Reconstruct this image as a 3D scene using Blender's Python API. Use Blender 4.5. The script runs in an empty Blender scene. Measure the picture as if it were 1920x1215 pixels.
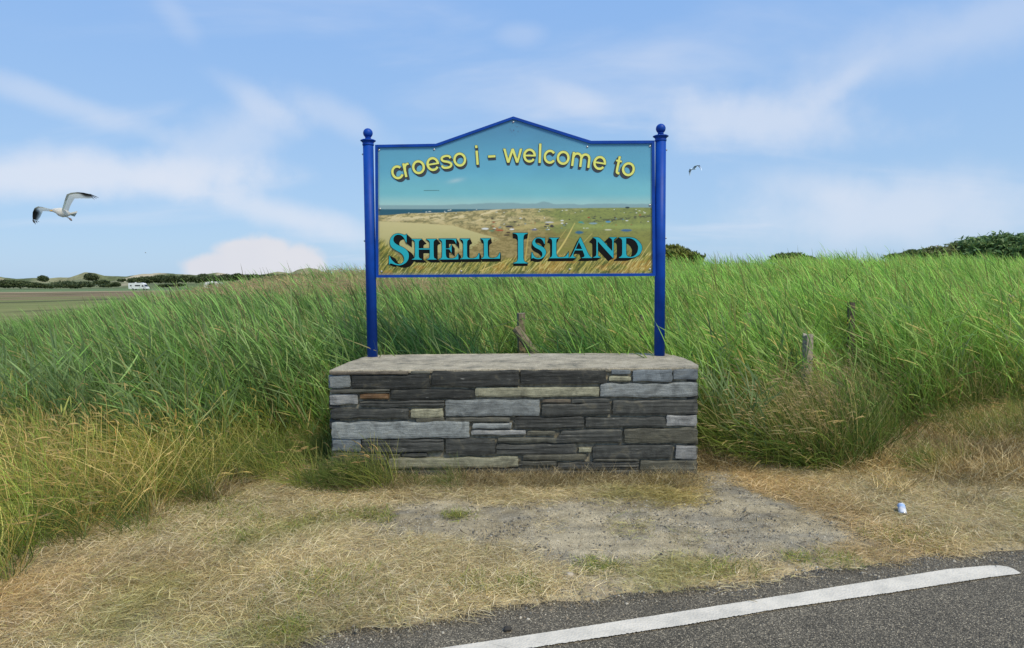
import bpy, bmesh, math, random
import numpy as np
from mathutils import Vector, Matrix
random.seed(7); RNG = np.random.default_rng(7)
R = math.radians
scn = bpy.context.scene
COL = scn.collection

# ------------------------------------------------------------------ camera
FPX = 1300.0; CAMZ = 1.65
PITCH = math.atan(82.5 / FPX); ROLL = R(0.45)
cam_d = bpy.data.cameras.new('camera'); cam = bpy.data.objects.new('camera', cam_d); COL.objects.link(cam)
cam_d.sensor_width = 36.0; cam_d.lens = FPX / 1920 * 36.0; cam_d.clip_start = 0.05; cam_d.clip_end = 12000
CM = Matrix.Rotation(math.pi / 2 - PITCH, 3, 'X') @ Matrix.Rotation(-ROLL, 3, 'Z')
cam.matrix_world = Matrix.Translation((0, 0, CAMZ)) @ CM.to_4x4()
scn.camera = cam
CN = np.array(CM)

def ray(px, py):
    d = CN @ np.array([(px - 960.0) / FPX, -(py - 607.5) / FPX, -1.0]); return d
def proj(x, y, z):
    p = np.stack([np.asarray(x, float), np.asarray(y, float) + 0 * np.asarray(x, float), np.asarray(z, float) - CAMZ + 0 * np.asarray(x, float)], -1)
    c = p @ CN
    w = -c[..., 2]; w = np.where(np.abs(w) < 1e-6, 1e-6, w)
    return 960 + FPX * c[..., 0] / w, 607.5 - FPX * c[..., 1] / w, w
def at_z(px, py, z=0.0):
    d = ray(px, py); t = (z - CAMZ) / d[2]; return Vector((d[0] * t, d[1] * t, z))
def at_y(px, py, y):
    d = ray(px, py); t = y / d[1]; return Vector((d[0] * t, y, CAMZ + d[2] * t))

# ------------------------------------------------------------------ light
SUN_EL, SUN_AZ = 52.0, 140.0      # azimuth clockwise from +Y (behind the sign); sun stands behind the camera, to the right
world = bpy.data.worlds.new('World'); scn.world = world; world.use_nodes = True
def build_world():
    nt = world.node_tree; nt.nodes.clear(); N = nt.nodes.new; L = nt.links.new
    out = N('ShaderNodeOutputWorld'); bg = N('ShaderNodeBackground'); bg.inputs[1].default_value = 0.12
    sky = N('ShaderNodeTexSky'); sky.sky_type = 'NISHITA'; sky.sun_disc = False
    sky.sun_elevation = R(SUN_EL); sky.sun_rotation = R(SUN_AZ)
    sky.air_density = 1.0; sky.dust_density = 0.6; sky.ozone_density = 2.2
    tc = N('ShaderNodeTexCoord'); sep = N('ShaderNodeSeparateXYZ'); L(tc.outputs['Generated'], sep.inputs[0])
    def M(op, a, b=None, clamp=False):
        n = N('ShaderNodeMath'); n.operation = op; n.use_clamp = clamp
        for i, v in enumerate((a, b)):
            if v is None: continue
            if isinstance(v, (int, float)): n.inputs[i].default_value = v
            else: L(v, n.inputs[i])
        return n.outputs[0]
    X, Y, Z = sep.outputs
    az = M('ARCTAN2', X, Y); el = M('ARCSINE', Z)
    # wind-drawn cirrus on a high plane
    zz = M('ADD', M('MAXIMUM', Z, 0.0), 0.16)
    u = M('DIVIDE', X, zz); v = M('DIVIDE', Y, zz)
    comb = N('ShaderNodeCombineXYZ'); L(u, comb.inputs[0]); L(v, comb.inputs[1])
    mp = N('ShaderNodeMapping'); mp.inputs['Rotation'].default_value = (0, 0, 0.5); mp.inputs['Scale'].default_value = (0.75, 1.5, 1)
    mp.inputs['Location'].default_value = (3.1, 0.4, 0)
    L(comb.outputs[0], mp.inputs[0])
    n1 = N('ShaderNodeTexNoise'); n1.inputs['Scale'].default_value = 0.9; n1.inputs['Detail'].default_value = 6; n1.inputs['Roughness'].default_value = 0.52
    n1.inputs['Distortion'].default_value = 0.5; L(mp.outputs[0], n1.inputs['Vector'])
    cir = N('ShaderNodeMapRange'); cir.interpolation_type = 'SMOOTHSTEP'
    for i, vv in enumerate((0.50, 0.86, 0.0, 0.7)): cir.inputs[i + 1].default_value = vv
    L(n1.outputs[0], cir.inputs[0])
    # edge noise in direction space for the placed clouds
    n2 = N('ShaderNodeTexNoise'); n2.inputs['Scale'].default_value = 7.0; n2.inputs['Detail'].default_value = 6; n2.inputs['Roughness'].default_value = 0.55
    L(tc.outputs['Generated'], n2.inputs['Vector'])
    e = M('SUBTRACT', n2.outputs[0], 0.5)
    n3 = N('ShaderNodeTexNoise'); n3.inputs['Scale'].default_value = 26.0; n3.inputs['Detail'].default_value = 5
    L(tc.outputs['Generated'], n3.inputs['Vector'])
    e3 = M('SUBTRACT', n3.outputs[0], 0.5)
    # (px, py, radius x px, radius y px, tilt deg, strength, softness, edge noise)
    blobs = [(150, 330, 330, 42, 3, .78, .8, 1.6), (395, 290, 170, 60, 35, .45, .9, 1.6), (560, 410, 190, 34, -12, .68, .9, 1.4),
             (1420, 225, 230, 60, -6, .62, .85, 1.7), (1590, 150, 75, 24, 32, .36, 1.0, 1.5), (1700, 400, 330, 75, 0, .62, .95, 1.4),
             (480, 190, 90, 26, -30, .36, 1.0, 1.7), (640, 220, 110, 34, -22, .34, 1.0, 1.7), (110, 190, 170, 24, -14, .38, .9, 1.3),
             (1080, 185, 90, 26, -20, .35, .9, 1.4), (330, 30, 60, 26, -50, .2, 1, 1.4), (975, 65, 45, 22, 0, .2, 1, 1.4),
             (1800, 60, 330, 60, 10, .35, .95, 1.5), (1500, 350, 120, 40, -10, .35, .9, 1.2)]
    tot = cir.outputs[0]
    for (px, py, rx, ry, tilt, st, soft, en) in blobs:
        d = ray(px, py); d /= np.linalg.norm(d)
        a0 = math.atan2(d[0], d[1]); e0 = math.asin(d[2])
        da = M('MULTIPLY', M('SUBTRACT', az, a0), math.cos(e0)); de = M('SUBTRACT', el, e0)
        c, s = math.cos(R(tilt)), math.sin(R(tilt))
        p = M('DIVIDE', M('ADD', M('MULTIPLY', da, c), M('MULTIPLY', de, s)), rx / FPX)
        q = M('DIVIDE', M('SUBTRACT', M('MULTIPLY', de, c), M('MULTIPLY', da, s)), ry / FPX)
        r = M('SQRT', M('ADD', M('MULTIPLY', p, p), M('MULTIPLY', q, q)))
        r = M('ADD', M('ADD', r, M('MULTIPLY', e, en)), M('MULTIPLY', e3, .45))
        mr = N('ShaderNodeMapRange'); mr.interpolation_type = 'SMOOTHSTEP'
        for i, vv in enumerate((1.25, 1.25 - soft * 1.25, 0.0, st)): mr.inputs[i + 1].default_value = vv
        L(r, mr.inputs[0]); tot = M('SUBTRACT', 1.0, M('MULTIPLY', M('SUBTRACT', 1.0, tot), M('SUBTRACT', 1.0, mr.outputs[0])))
    # the heaped cloud standing on the horizon
    cum = None
    for (px, py, rx, ry) in [(480, 500, 92, 52), (420, 505, 72, 32), (548, 500, 66, 40), (455, 478, 44, 30), (505, 474, 50, 30), (585, 508, 30, 36)]:
        d = ray(px, py); d /= np.linalg.norm(d); a0 = math.atan2(d[0], d[1]); e0 = math.asin(d[2])
        p = M('DIVIDE', M('SUBTRACT', az, a0), rx / FPX / 1.12); q = M('DIVIDE', M('SUBTRACT', el, e0), ry / FPX)
        r = M('SQRT', M('ADD', M('MULTIPLY', p, p), M('MULTIPLY', q, q)))
        r = M('ADD', r, M('MULTIPLY', e3, 0.8))
        mr = N('ShaderNodeMapRange'); mr.interpolation_type = 'SMOOTHSTEP'
        for i, vv in enumerate((1.18, 0.74, 0.0, 0.96)): mr.inputs[i + 1].default_value = vv
        L(r, mr.inputs[0]); cum = mr.outputs[0] if cum is None else M('MAXIMUM', cum, mr.outputs[0])
    def mix(f, a, b):
        n = N('ShaderNodeMix'); n.data_type = 'RGBA'
        L(f, n.inputs[0])
        for i, v in ((6, a), (7, b)):
            if isinstance(v, tuple): n.inputs[i].default_value = v + (1,)
            else: L(v, n.inputs[i])
        return n.outputs[2]
    # thin even veil that whitens the blue a little everywhere
    veil = N('ShaderNodeMix'); veil.data_type = 'RGBA'; veil.inputs[0].default_value = SKYVEIL
    L(sky.outputs[0], veil.inputs[6])
    g = N('ShaderNodeMapRange'); g.interpolation_type = 'SMOOTHSTEP'; g.inputs[1].default_value = -.02; g.inputs[2].default_value = .55; L(Z, g.inputs[0])
    L(mix(g.outputs[0], SKYLOW, SKYHIGH), veil.inputs[7])
    c1 = mix(tot, veil.outputs[2], CLOUD)
    sh = N('ShaderNodeMapRange'); sh.inputs[1].default_value = .35; sh.inputs[2].default_value = .65; L(n2.outputs[0], sh.inputs[0])
    c2 = mix(cum, c1, mix(sh.outputs[0], CUMUL, (6.05, 6.15, 6.7)))
    L(c2, bg.inputs[0]); L(bg.outputs[0], out.inputs[0])
SKYVEIL = 0.78; SKYLOW = (3.4, 5.15, 7.4); SKYHIGH = (2.15, 4.15, 8.1); CLOUD = (6.3, 6.7, 7.55); CUMUL = (6.5, 6.5, 6.85)
build_world()
sun_d = bpy.data.lights.new('sun', 'SUN'); sun_d.energy = 3.8; sun_d.angle = R(18); sun_d.color = (1.0, 0.875, 0.62)
sun = bpy.data.objects.new('sun', sun_d); COL.objects.link(sun)
sdir = Vector((math.sin(R(SUN_AZ)) * math.cos(R(SUN_EL)), math.cos(R(SUN_AZ)) * math.cos(R(SUN_EL)), math.sin(R(SUN_EL))))
sun.rotation_euler = (-sdir).to_track_quat('-Z', 'Y').to_euler()
vs = scn.view_settings; vs.view_transform = 'Standard'; vs.look = 'None'; vs.exposure = 0.0; vs.gamma = 1.0; vs.use_curve_mapping = False
try:
    scn.cycles.max_bounces = 6; scn.cycles.transparent_max_bounces = 6; scn.cycles.use_denoising = True
except Exception: pass

# ------------------------------------------------------------------ helpers
def tag(o, label=None, cat=None, group=None, kind=None):
    for k, v in (('label', label), ('category', cat), ('group', group), ('kind', kind)):
        if v: o[k] = v
    return o
def link_mesh(name, verts, faces, mat=None, parent=None, smooth=False, cols=None):
    me = bpy.data.meshes.new(name); me.from_pydata([tuple(v) for v in verts], [], [tuple(f) for f in faces]); me.update()
    if smooth:
        me.polygons.foreach_set('use_smooth', [True] * len(me.polygons))
    if cols is not None: set_col(me, cols)
    if mat: me.materials.append(mat)
    o = bpy.data.objects.new(name, me); COL.objects.link(o)
    if parent: o.parent = parent
    return o
def set_col(me, cols, name='col'):
    a = me.color_attributes.new(name, 'FLOAT_COLOR', 'POINT')
    c = np.ones((len(me.vertices), 4), np.float32); c[:, :3] = cols
    a.data.foreach_set('color', c.ravel())
def link_bm(name, bm, mat=None, parent=None, smooth=False):
    me = bpy.data.meshes.new(name); bm.to_mesh(me); bm.free()
    if smooth: me.polygons.foreach_set('use_smooth', [True] * len(me.polygons))
    if mat: me.materials.append(mat)
    o = bpy.data.objects.new(name, me); COL.objects.link(o)
    if parent: o.parent = parent
    return o
def empty(name, loc=(0, 0, 0), rz=0.0):
    o = bpy.data.objects.new(name, None); COL.objects.link(o); o.location = loc; o.rotation_euler = (0, 0, rz); o.empty_display_size = .1
    return o
def add_box(bm, x0, x1, y0, y1, z0, z1, bev=0.0, seg=1):
    r = bmesh.ops.create_cube(bm, size=1.0)
    for v in r['verts']:
        v.co = Vector(((x0 + x1) / 2 + v.co.x * (x1 - x0), (y0 + y1) / 2 + v.co.y * (y1 - y0), (z0 + z1) / 2 + v.co.z * (z1 - z0)))
    if bev:
        es = list({e for v in r['verts'] for e in v.link_edges})
        bmesh.ops.bevel(bm, geom=es, offset=bev, segments=seg, affect='EDGES')
def add_lathe(bm, prof, n=24, cx=0, cy=0, M=None):
    rings = []
    for r, z in prof:
        ring = []
        for k in range(n):
            a = 2 * math.pi * k / n
            p = Vector((cx + r * math.cos(a), cy + r * math.sin(a), z))
            ring.append(bm.verts.new(M @ p if M else p))
        rings.append(ring)
    for i in range(len(rings) - 1):
        for k in range(n):
            bm.faces.new((rings[i][k], rings[i][(k + 1) % n], rings[i + 1][(k + 1) % n], rings[i + 1][k]))
    bm.faces.new(rings[0][::-1]); bm.faces.new(rings[-1])
def srgb(r, g, b):
    f = lambda c: (c / 255 / 12.92) if c / 255 <= 0.04045 else ((c / 255 + 0.055) / 1.055) ** 2.4
    return (f(r), f(g), f(b))
def S(a): a = np.asarray(a, float) / 255; return np.where(a <= .04045, a / 12.92, ((a + .055) / 1.055) ** 2.4)
# value noise
def _h(ix, iy, s):
    n = (ix.astype(np.int64) * 374761393 + iy.astype(np.int64) * 668265263 + s * 1442695041) & 0x7fffffff
    n = ((n ^ (n >> 13)) * 1274126177) & 0x7fffffff
    return ((n ^ (n >> 16)) & 0xffff) / 65535.0
def vn(x, y, s=0):
    x = np.asarray(x, float); y = np.asarray(y, float)
    ix = np.floor(x); iy = np.floor(y); fx = x - ix; fy = y - iy
    fx = fx * fx * (3 - 2 * fx); fy = fy * fy * (3 - 2 * fy)
    a = _h(ix, iy, s); b = _h(ix + 1, iy, s); c = _h(ix, iy + 1, s); d = _h(ix + 1, iy + 1, s)
    return (a * (1 - fx) + b * fx) * (1 - fy) + (c * (1 - fx) + d * fx) * fy
def fbm(x, y, s=0, o=4, g=0.5):
    t = 0; amp = 1; tot = 0
    for k in range(o):
        t = t + amp * vn(x * 2 ** k + 17.3 * k, y * 2 ** k - 9.1 * k, s + k); tot += amp; amp *= g
    return t / tot
def ss(a, b, x): t = np.clip((np.asarray(x, float) - a) / (b - a), 0, 1); return t * t * (3 - 2 * t)
def mixc(a, b, t): t = np.asarray(t)[..., None]; return np.asarray(a) * (1 - t) + np.asarray(b) * t

# ------------------------------------------------------------------ materials
def new_mat(name):
    m = bpy.data.materials.new(name); m.use_nodes = True
    nt = m.node_tree; b = nt.nodes['Principled BSDF']; return m, nt, b, nt.nodes.new, nt.links.new
def simple(name, col, rough=0.6, metal=0.0, noise=0.12, nscale=20.0, bump=0.0, spec=0.5):
    m, nt, b, N, L = new_mat(name)
    tc = N('ShaderNodeTexCoord'); n = N('ShaderNodeTexNoise'); n.inputs['Scale'].default_value = nscale; n.inputs['Detail'].default_value = 5
    L(tc.outputs['Object'], n.inputs['Vector'])
    mr = N('ShaderNodeMapRange'); mr.inputs[1].default_value = .3; mr.inputs[2].default_value = .7; mr.inputs[3].default_value = 1 - noise; mr.inputs[4].default_value = 1 + noise
    L(n.outputs[0], mr.inputs[0])
    vm = N('ShaderNodeVectorMath'); vm.operation = 'SCALE'; vm.inputs[0].default_value = col; L(mr.outputs[0], vm.inputs['Scale'])
    L(vm.outputs[0], b.inputs['Base Color'])
    b.inputs['Roughness'].default_value = rough; b.inputs['Metallic'].default_value = metal; b.inputs['Specular IOR Level'].default_value = spec
    if bump:
        bp = N('ShaderNodeBump'); bp.inputs['Strength'].default_value = bump; bp.inputs['Distance'].default_value = 0.01
        L(n.outputs[0], bp.inputs['Height']); L(bp.outputs[0], b.inputs['Normal'])
    return m
def slate_mat():
    m, nt, b, N, L = new_mat('slate')
    oi = N('ShaderNodeObjectInfo'); tc = N('ShaderNodeTexCoord')
    mp = N('ShaderNodeMapping'); mp.inputs['Scale'].default_value = (1.6, 1.6, 16); L(tc.outputs['Object'], mp.inputs[0])
    n1 = N('ShaderNodeTexNoise'); n1.inputs['Scale'].default_value = 5; n1.inputs['Detail'].default_value = 9; n1.inputs['Roughness'].default_value = .62; n1.inputs['Distortion'].default_value = .4
    L(mp.outputs[0], n1.inputs['Vector'])
    n2 = N('ShaderNodeTexNoise'); n2.inputs['Scale'].default_value = 9; n2.inputs['Detail'].default_value = 6; n2.inputs['Distortion'].default_value = 1.2
    L(tc.outputs['Object'], n2.inputs['Vector'])
    n3 = N('ShaderNodeTexNoise'); n3.inputs['Scale'].default_value = 140; n3.inputs['Detail'].default_value = 4
    L(tc.outputs['Object'], n3.inputs['Vector'])
    def mrg(src, a, bb, c, d):
        r = N('ShaderNodeMapRange'); L(src, r.inputs[0])
        for i, v in enumerate((a, bb, c, d)): r.inputs[i + 1].default_value = v
        return r.outputs[0]
    k = N('ShaderNodeMath'); k.operation = 'MULTIPLY'; L(mrg(n1.outputs[0], .32, .68, .7, 1.32), k.inputs[0]); L(mrg(n2.outputs[0], .3, .7, .62, 1.34), k.inputs[1])
    k2 = N('ShaderNodeMath'); k2.operation = 'MULTIPLY'; L(k.outputs[0], k2.inputs[0]); L(mrg(n3.outputs[0], .3, .7, .78, 1.22), k2.inputs[1])
    vm = N('ShaderNodeVectorMath'); vm.operation = 'SCALE'; L(oi.outputs['Color'], vm.inputs[0]); L(k2.outputs[0], vm.inputs['Scale'])
    # pale lime and lichen scratches
    th = mrg(n1.outputs[0], .64, .72, 0, .6)
    dirt = mrg(n2.outputs[0], .58, .72, 0, .4)
    mx = N('ShaderNodeMix'); mx.data_type = 'RGBA'; L(th, mx.inputs[0]); L(vm.outputs[0], mx.inputs[6]); mx.inputs[7].default_value = (.34, .34, .32, 1)
    mx2 = N('ShaderNodeMix'); mx2.data_type = 'RGBA'; L(dirt, mx2.inputs[0]); L(mx.outputs[2], mx2.inputs[6]); mx2.inputs[7].default_value = (.13, .115, .075, 1)
    L(mx2.outputs[2], b.inputs['Base Color']); b.inputs['Roughness'].default_value = .62; b.inputs['Specular IOR Level'].default_value = .35
    bp = N('ShaderNodeBump'); bp.inputs['Strength'].default_value = .8; bp.inputs['Distance'].default_value = .006
    ad = N('ShaderNodeMath'); ad.operation = 'ADD'; L(n1.outputs[0], ad.inputs[0]); L(mrg(n3.outputs[0], 0, 1, 0, .4), ad.inputs[1])
    L(ad.outputs[0], bp.inputs['Height']); L(bp.outputs[0], b.inputs['Normal'])
    return m
def veg_mat(name, gain=1.0, trans=.35, rough=.5):
    """colour = per-blade vertex colour * tint stored on the instance point"""
    m, nt, b, N, L = new_mat(name)
    a = N('ShaderNodeAttribute'); a.attribute_name = 'col'
    t = N('ShaderNodeAttribute'); t.attribute_name = 'tint'; t.attribute_type = 'INSTANCER'
    vm = N('ShaderNodeVectorMath'); vm.operation = 'MULTIPLY'; L(a.outputs['Color'], vm.inputs[0]); L(t.outputs['Vector'], vm.inputs[1])
    s = N('ShaderNodeVectorMath'); s.operation = 'SCALE'; s.inputs['Scale'].default_value = gain; L(vm.outputs[0], s.inputs[0])
    L(s.outputs[0], b.inputs['Base Color']); b.inputs['Roughness'].default_value = rough; b.inputs['Specular IOR Level'].default_value = .35
    tr = N('ShaderNodeBsdfTranslucent'); L(s.outputs[0], tr.inputs[0])
    mx = N('ShaderNodeMixShader'); mx.inputs[0].default_value = trans; L(b.outputs[0], mx.inputs[1]); L(tr.outputs[0], mx.inputs[2])
    L(mx.outputs[0], nt.nodes['Material Output'].inputs[0]); return m
def vcol_mat(name, rough=.8, trans=0.0, spec=.3, noise=None, bump=0.0):
    m, nt, b, N, L = new_mat(name)
    a = N('ShaderNodeAttribute'); a.attribute_name = 'col'; src = a.outputs['Color']
    if noise:
        tc = N('ShaderNodeTexCoord'); n = N('ShaderNodeTexNoise'); n.inputs['Scale'].default_value = noise[0]; n.inputs['Detail'].default_value = 6; n.inputs['Roughness'].default_value = .65
        L(tc.outputs['Object'], n.inputs['Vector'])
        mr = N('ShaderNodeMapRange'); mr.inputs[1].default_value = .3; mr.inputs[2].default_value = .7; mr.inputs[3].default_value = 1 - noise[1]; mr.inputs[4].default_value = 1 + noise[1]
        L(n.outputs[0], mr.inputs[0]); vm = N('ShaderNodeVectorMath'); vm.operation = 'SCALE'; L(src, vm.inputs[0]); L(mr.outputs[0], vm.inputs['Scale']); src = vm.outputs[0]
        if bump:
            bp = N('ShaderNodeBump'); bp.inputs['Strength'].default_value = .7; bp.inputs['Distance'].default_value = bump
            L(n.outputs[0], bp.inputs['Height']); L(bp.outputs[0], b.inputs['Normal'])
    L(src, b.inputs['Base Color']); b.inputs['Roughness'].default_value = rough; b.inputs['Specular IOR Level'].default_value = spec
    if trans:
        tr = N('ShaderNodeBsdfTranslucent'); L(src, tr.inputs[0]); mx = N('ShaderNodeMixShader'); mx.inputs[0].default_value = trans
        L(b.outputs[0], mx.inputs[1]); L(tr.outputs[0], mx.inputs[2]); L(mx.outputs[0], nt.nodes['Material Output'].inputs[0])
    return m
def ground_mat():
    m, nt, b, N, L = new_mat('ground')
    a = N('ShaderNodeAttribute'); a.attribute_name = 'col'
    g = N('ShaderNodeAttribute'); g.attribute_name = 'gravel'
    tc = N('ShaderNodeTexCoord'); v = tc.outputs['Object']
    n = N('ShaderNodeTexNoise'); n.inputs['Scale'].default_value = 9; n.inputs['Detail'].default_value = 9; n.inputs['Roughness'].default_value = .7; L(v, n.inputs['Vector'])
    vo = N('ShaderNodeTexVoronoi'); vo.inputs['Scale'].default_value = 130; L(v, vo.inputs['Vector'])
    vc = N('ShaderNodeSeparateColor'); L(vo.outputs['Color'], vc.inputs[0])
    def mrg(src, a_, b_, c, d):
        r = N('ShaderNodeMapRange'); L(src, r.inputs[0])
        for i, x in enumerate((a_, b_, c, d)): r.inputs[i + 1].default_value = x
        return r.outputs[0]
    k1 = mrg(n.outputs[0], .32, .68, .62, 1.3)
    k2 = mrg(vc.outputs[0], 0, 1, .8, 1.22)
    mk = N('ShaderNodeMix'); mk.data_type = 'FLOAT'; L(g.outputs['Fac'], mk.inputs[0]); mk.inputs[2].default_value = 1.0; L(k2, mk.inputs[3])
    kk = N('ShaderNodeMath'); kk.operation = 'MULTIPLY'; L(k1, kk.inputs[0]); L(mk.outputs[0], kk.inputs[1])
    vm = N('ShaderNodeVectorMath'); vm.operation = 'SCALE'; L(a.outputs['Color'], vm.inputs[0]); L(kk.outputs[0], vm.inputs['Scale'])
    L(vm.outputs[0], b.inputs['Base Color']); b.inputs['Roughness'].default_value = .95; b.inputs['Specular IOR Level'].default_value = .15
    h = N('ShaderNodeMath'); h.operation = 'MULTIPLY'; L(vo.outputs['Distance'], h.inputs[0]); L(g.outputs['Fac'], h.inputs[1])
    h2 = N('ShaderNodeMath'); h2.operation = 'SUBTRACT'; L(n.outputs[0], h2.inputs[0]); L(h.outputs[0], h2.inputs[1])
    bp = N('ShaderNodeBump'); bp.inputs['Strength'].default_value = .7; bp.inputs['Distance'].default_value = .011; L(h2.outputs[0], bp.inputs['Height']); L(bp.outputs[0], b.inputs['Normal'])
    return m
def asphalt_mat():
    m, nt, b, N, L = new_mat('asphalt')
    tc = N('ShaderNodeTexCoord'); v = tc.outputs['Object']
    vo = N('ShaderNodeTexVoronoi'); vo.inputs['Scale'].default_value = 165; L(v, vo.inputs['Vector'])
    vs_ = N('ShaderNodeSeparateColor'); L(vo.outputs['Color'], vs_.inputs[0])
    cr = N('ShaderNodeValToRGB'); L(vs_.outputs[0], cr.inputs[0]); e = cr.color_ramp.elements
    e[0].color = (.075, .066, .048, 1); e[1].color = (.56, .49, .36, 1); e[1].position = 1.0
    for p, c in ((.35, (.128, .114, .085, 1)), (.7, (.215, .19, .142, 1)), (.9, (.31, .27, .20, 1))):
        x = e.new(p); x.color = c
    n = N('ShaderNodeTexNoise'); n.inputs['Scale'].default_value = 2.2; n.inputs['Detail'].default_value = 7; n.inputs['Roughness'].default_value = .6; L(v, n.inputs['Vector'])
    mr = N('ShaderNodeMapRange'); mr.inputs[1].default_value = .3; mr.inputs[2].default_value = .7; mr.inputs[3].default_value = .8; mr.inputs[4].default_value = 1.2; L(n.outputs[0], mr.inputs[0])
    dk = N('ShaderNodeMapRange'); L(vo.outputs['Distance'], dk.inputs[0])
    for i, x in enumerate((.2, .75, 1.15, .35)): dk.inputs[i + 1].default_value = x
    k = N('ShaderNodeMath'); k.operation = 'MULTIPLY'; L(mr.outputs[0], k.inputs[0]); L(dk.outputs[0], k.inputs[1])
    vm = N('ShaderNodeVectorMath'); vm.operation = 'SCALE'; L(cr.outputs[0], vm.inputs[0]); L(k.outputs[0], vm.inputs['Scale'])
    L(vm.outputs[0], b.inputs['Base Color']); b.inputs['Roughness'].default_value = .8; b.inputs['Specular IOR Level'].default_value = .4
    bp = N('ShaderNodeBump'); bp.inputs['Strength'].default_value = .9; bp.inputs['Distance'].default_value = .006; bp.invert = True
    L(vo.outputs['Distance'], bp.inputs['Height']); L(bp.outputs[0], b.inputs['Normal'])
    return m
def paint_mat():
    m, nt, b, N, L = new_mat('road_paint')
    tc = N('ShaderNodeTexCoord'); v = tc.outputs['Object']
    n = N('ShaderNodeTexNoise'); n.inputs['Scale'].default_value = 6; n.inputs['Detail'].default_value = 8; n.inputs['Roughness'].default_value = .7; L(v, n.inputs['Vector'])
    vo = N('ShaderNodeTexVoronoi'); vo.inputs['Scale'].default_value = 95; L(v, vo.inputs['Vector'])
    cr = N('ShaderNodeValToRGB'); L(n.outputs[0], cr.inputs[0]); e = cr.color_ramp.elements
    e[0].position = .25; e[0].color = (.44, .42, .37, 1); e[1].position = .6; e[1].color = (.66, .62, .54, 1)
    L(cr.outputs[0], b.inputs['Base Color']); b.inputs['Roughness'].default_value = .6
    bp = N('ShaderNodeBump'); bp.inputs['Strength'].default_value = .6; bp.inputs['Distance'].default_value = .004; bp.invert = True
    L(vo.outputs['Distance'], bp.inputs['Height']); L(bp.outputs[0], b.inputs['Normal'])
    return m
def concrete_mat():
    m, nt, b, N, L = new_mat('concrete')
    tc = N('ShaderNodeTexCoord'); v = tc.outputs['Object']
    n = N('ShaderNodeTexNoise'); n.inputs['Scale'].default_value = 5; n.inputs['Detail'].default_value = 12; n.inputs['Roughness'].default_value = .78; L(v, n.inputs['Vector'])
    n2 = N('ShaderNodeTexNoise'); n2.inputs['Scale'].default_value = 90; n2.inputs['Detail'].default_value = 4; L(v, n2.inputs['Vector'])
    cr = N('ShaderNodeValToRGB'); L(n.outputs[0], cr.inputs[0]); e = cr.color_ramp.elements
    e[0].position = .36; e[0].color = (.14, .135, .105, 1); e[1].position = .64; e[1].color = (.45, .41, .315, 1)
    x = e.new(.48); x.color = (.30, .27, .205, 1)
    mr = N('ShaderNodeMapRange'); mr.inputs[1].default_value = .3; mr.inputs[2].default_value = .7; mr.inputs[3].default_value = .6; mr.inputs[4].default_value = 1.35; L(n2.outputs[0], mr.inputs[0])
    vm = N('ShaderNodeVectorMath'); vm.operation = 'SCALE'; L(cr.outputs[0], vm.inputs[0]); L(mr.outputs[0], vm.inputs['Scale'])
    L(vm.outputs[0], b.inputs['Base Color']); b.inputs['Roughness'].default_value = .92
    bp = N('ShaderNodeBump'); bp.inputs['Strength'].default_value = .6; bp.inputs['Distance'].default_value = .006; L(n2.outputs[0], bp.inputs['Height']); L(bp.outputs[0], b.inputs['Normal'])
    return m
M_slate = slate_mat(); M_ground = ground_mat(); M_asph = asphalt_mat(); M_paint = paint_mat(); M_conc = concrete_mat()
M_mortar = simple('mortar', (.21, .19, .14), .95, nscale=30, noise=.5, bump=.8)
M_blue = simple('blue_gloss_paint', (.0022, .050, .33), .5, noise=.16, nscale=7, spec=.22)
M_wood = simple('weathered_wood', (.27, .245, .195), .9, noise=.4, nscale=26, bump=.7)
M_oldwood = simple('old_wood', (.17, .145, .10), .9, noise=.45, nscale=24, bump=.7)
M_wire = simple('galvanised_wire', (.3, .32, .3), .5, .6)
M_veg = veg_mat('grass_blades'); M_reed = veg_mat('reed_leaves', trans=.4)
M_leafc = vcol_mat('shrub_leaves', .6, .25)
M_steel = simple('screw_steel', (.5, .5, .5), .35, .8)

# ------------------------------------------------------------------ terrain
MARSH = -1.5
sky_px = np.array([-600, 0, 60, 120, 180, 240, 300, 350, 400, 450, 500, 560, 620, 690, 960, 1250, 1330, 1450, 1600, 1700, 1800, 1920, 2600], float)
sky_py = np.array([640, 624, 612, 602, 590, 578, 566, 556, 544, 534, 528, 521, 515, 512, 506, 500, 498, 492, 487, 485, 487, 493, 497], float)
YR = 26.0
def ridge_ground(a):
    px = 960 + FPX * a
    py = np.interp(px, sky_px, sky_py)
    hor = 525 - (px - 960) * math.tan(ROLL)
    return CAMZ - (py - hor) / FPX * YR - 1.2
def height(x, y):
    x = np.asarray(x, float); y = np.asarray(y, float)
    a = x / np.maximum(y, 3.0)
    g = ridge_ground(np.clip(a, -1.2, 1.2))
    t = ss(7.5, YR, y)
    z = g * t
    far = ss(YR + 2, 46, y)
    z = z * (1 - far) + MARSH * far
    z = z + (fbm(x * .35, y * .35, 3) - .5) * .22 * ss(7, 12, y) * (1 - far)
    z = z + (fbm(x * .05, y * .05, 5) - .5) * .25 * far * (1 - ss(300, 500, y))
    near = 1 - ss(9, 14, y)
    z = z + near * ((fbm(x * 1.4, y * 1.4, 8) - .5) * .05 + (fbm(x * 7, y * 7, 9) - .5) * .018) + .012
    # right-hand verge swells up behind the gravel
    z = z + .16 * ss(3.0, 5.0, x) * ss(5.3, 6.6, y) * near
    z = z + .10 * ss(-2.6, -4.2, x) * ss(3.5, 5.5, y) * near
    return z
ROAD_EDGE = [(300, 1262), (500, 1217), (640, 1183), (807, 1163), (923, 1143), (1007, 1133), (1140, 1117), (1280, 1104), (1437, 1084), (1580, 1066), (1705, 1049), (1813, 1042), (1920, 1031)]
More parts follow.
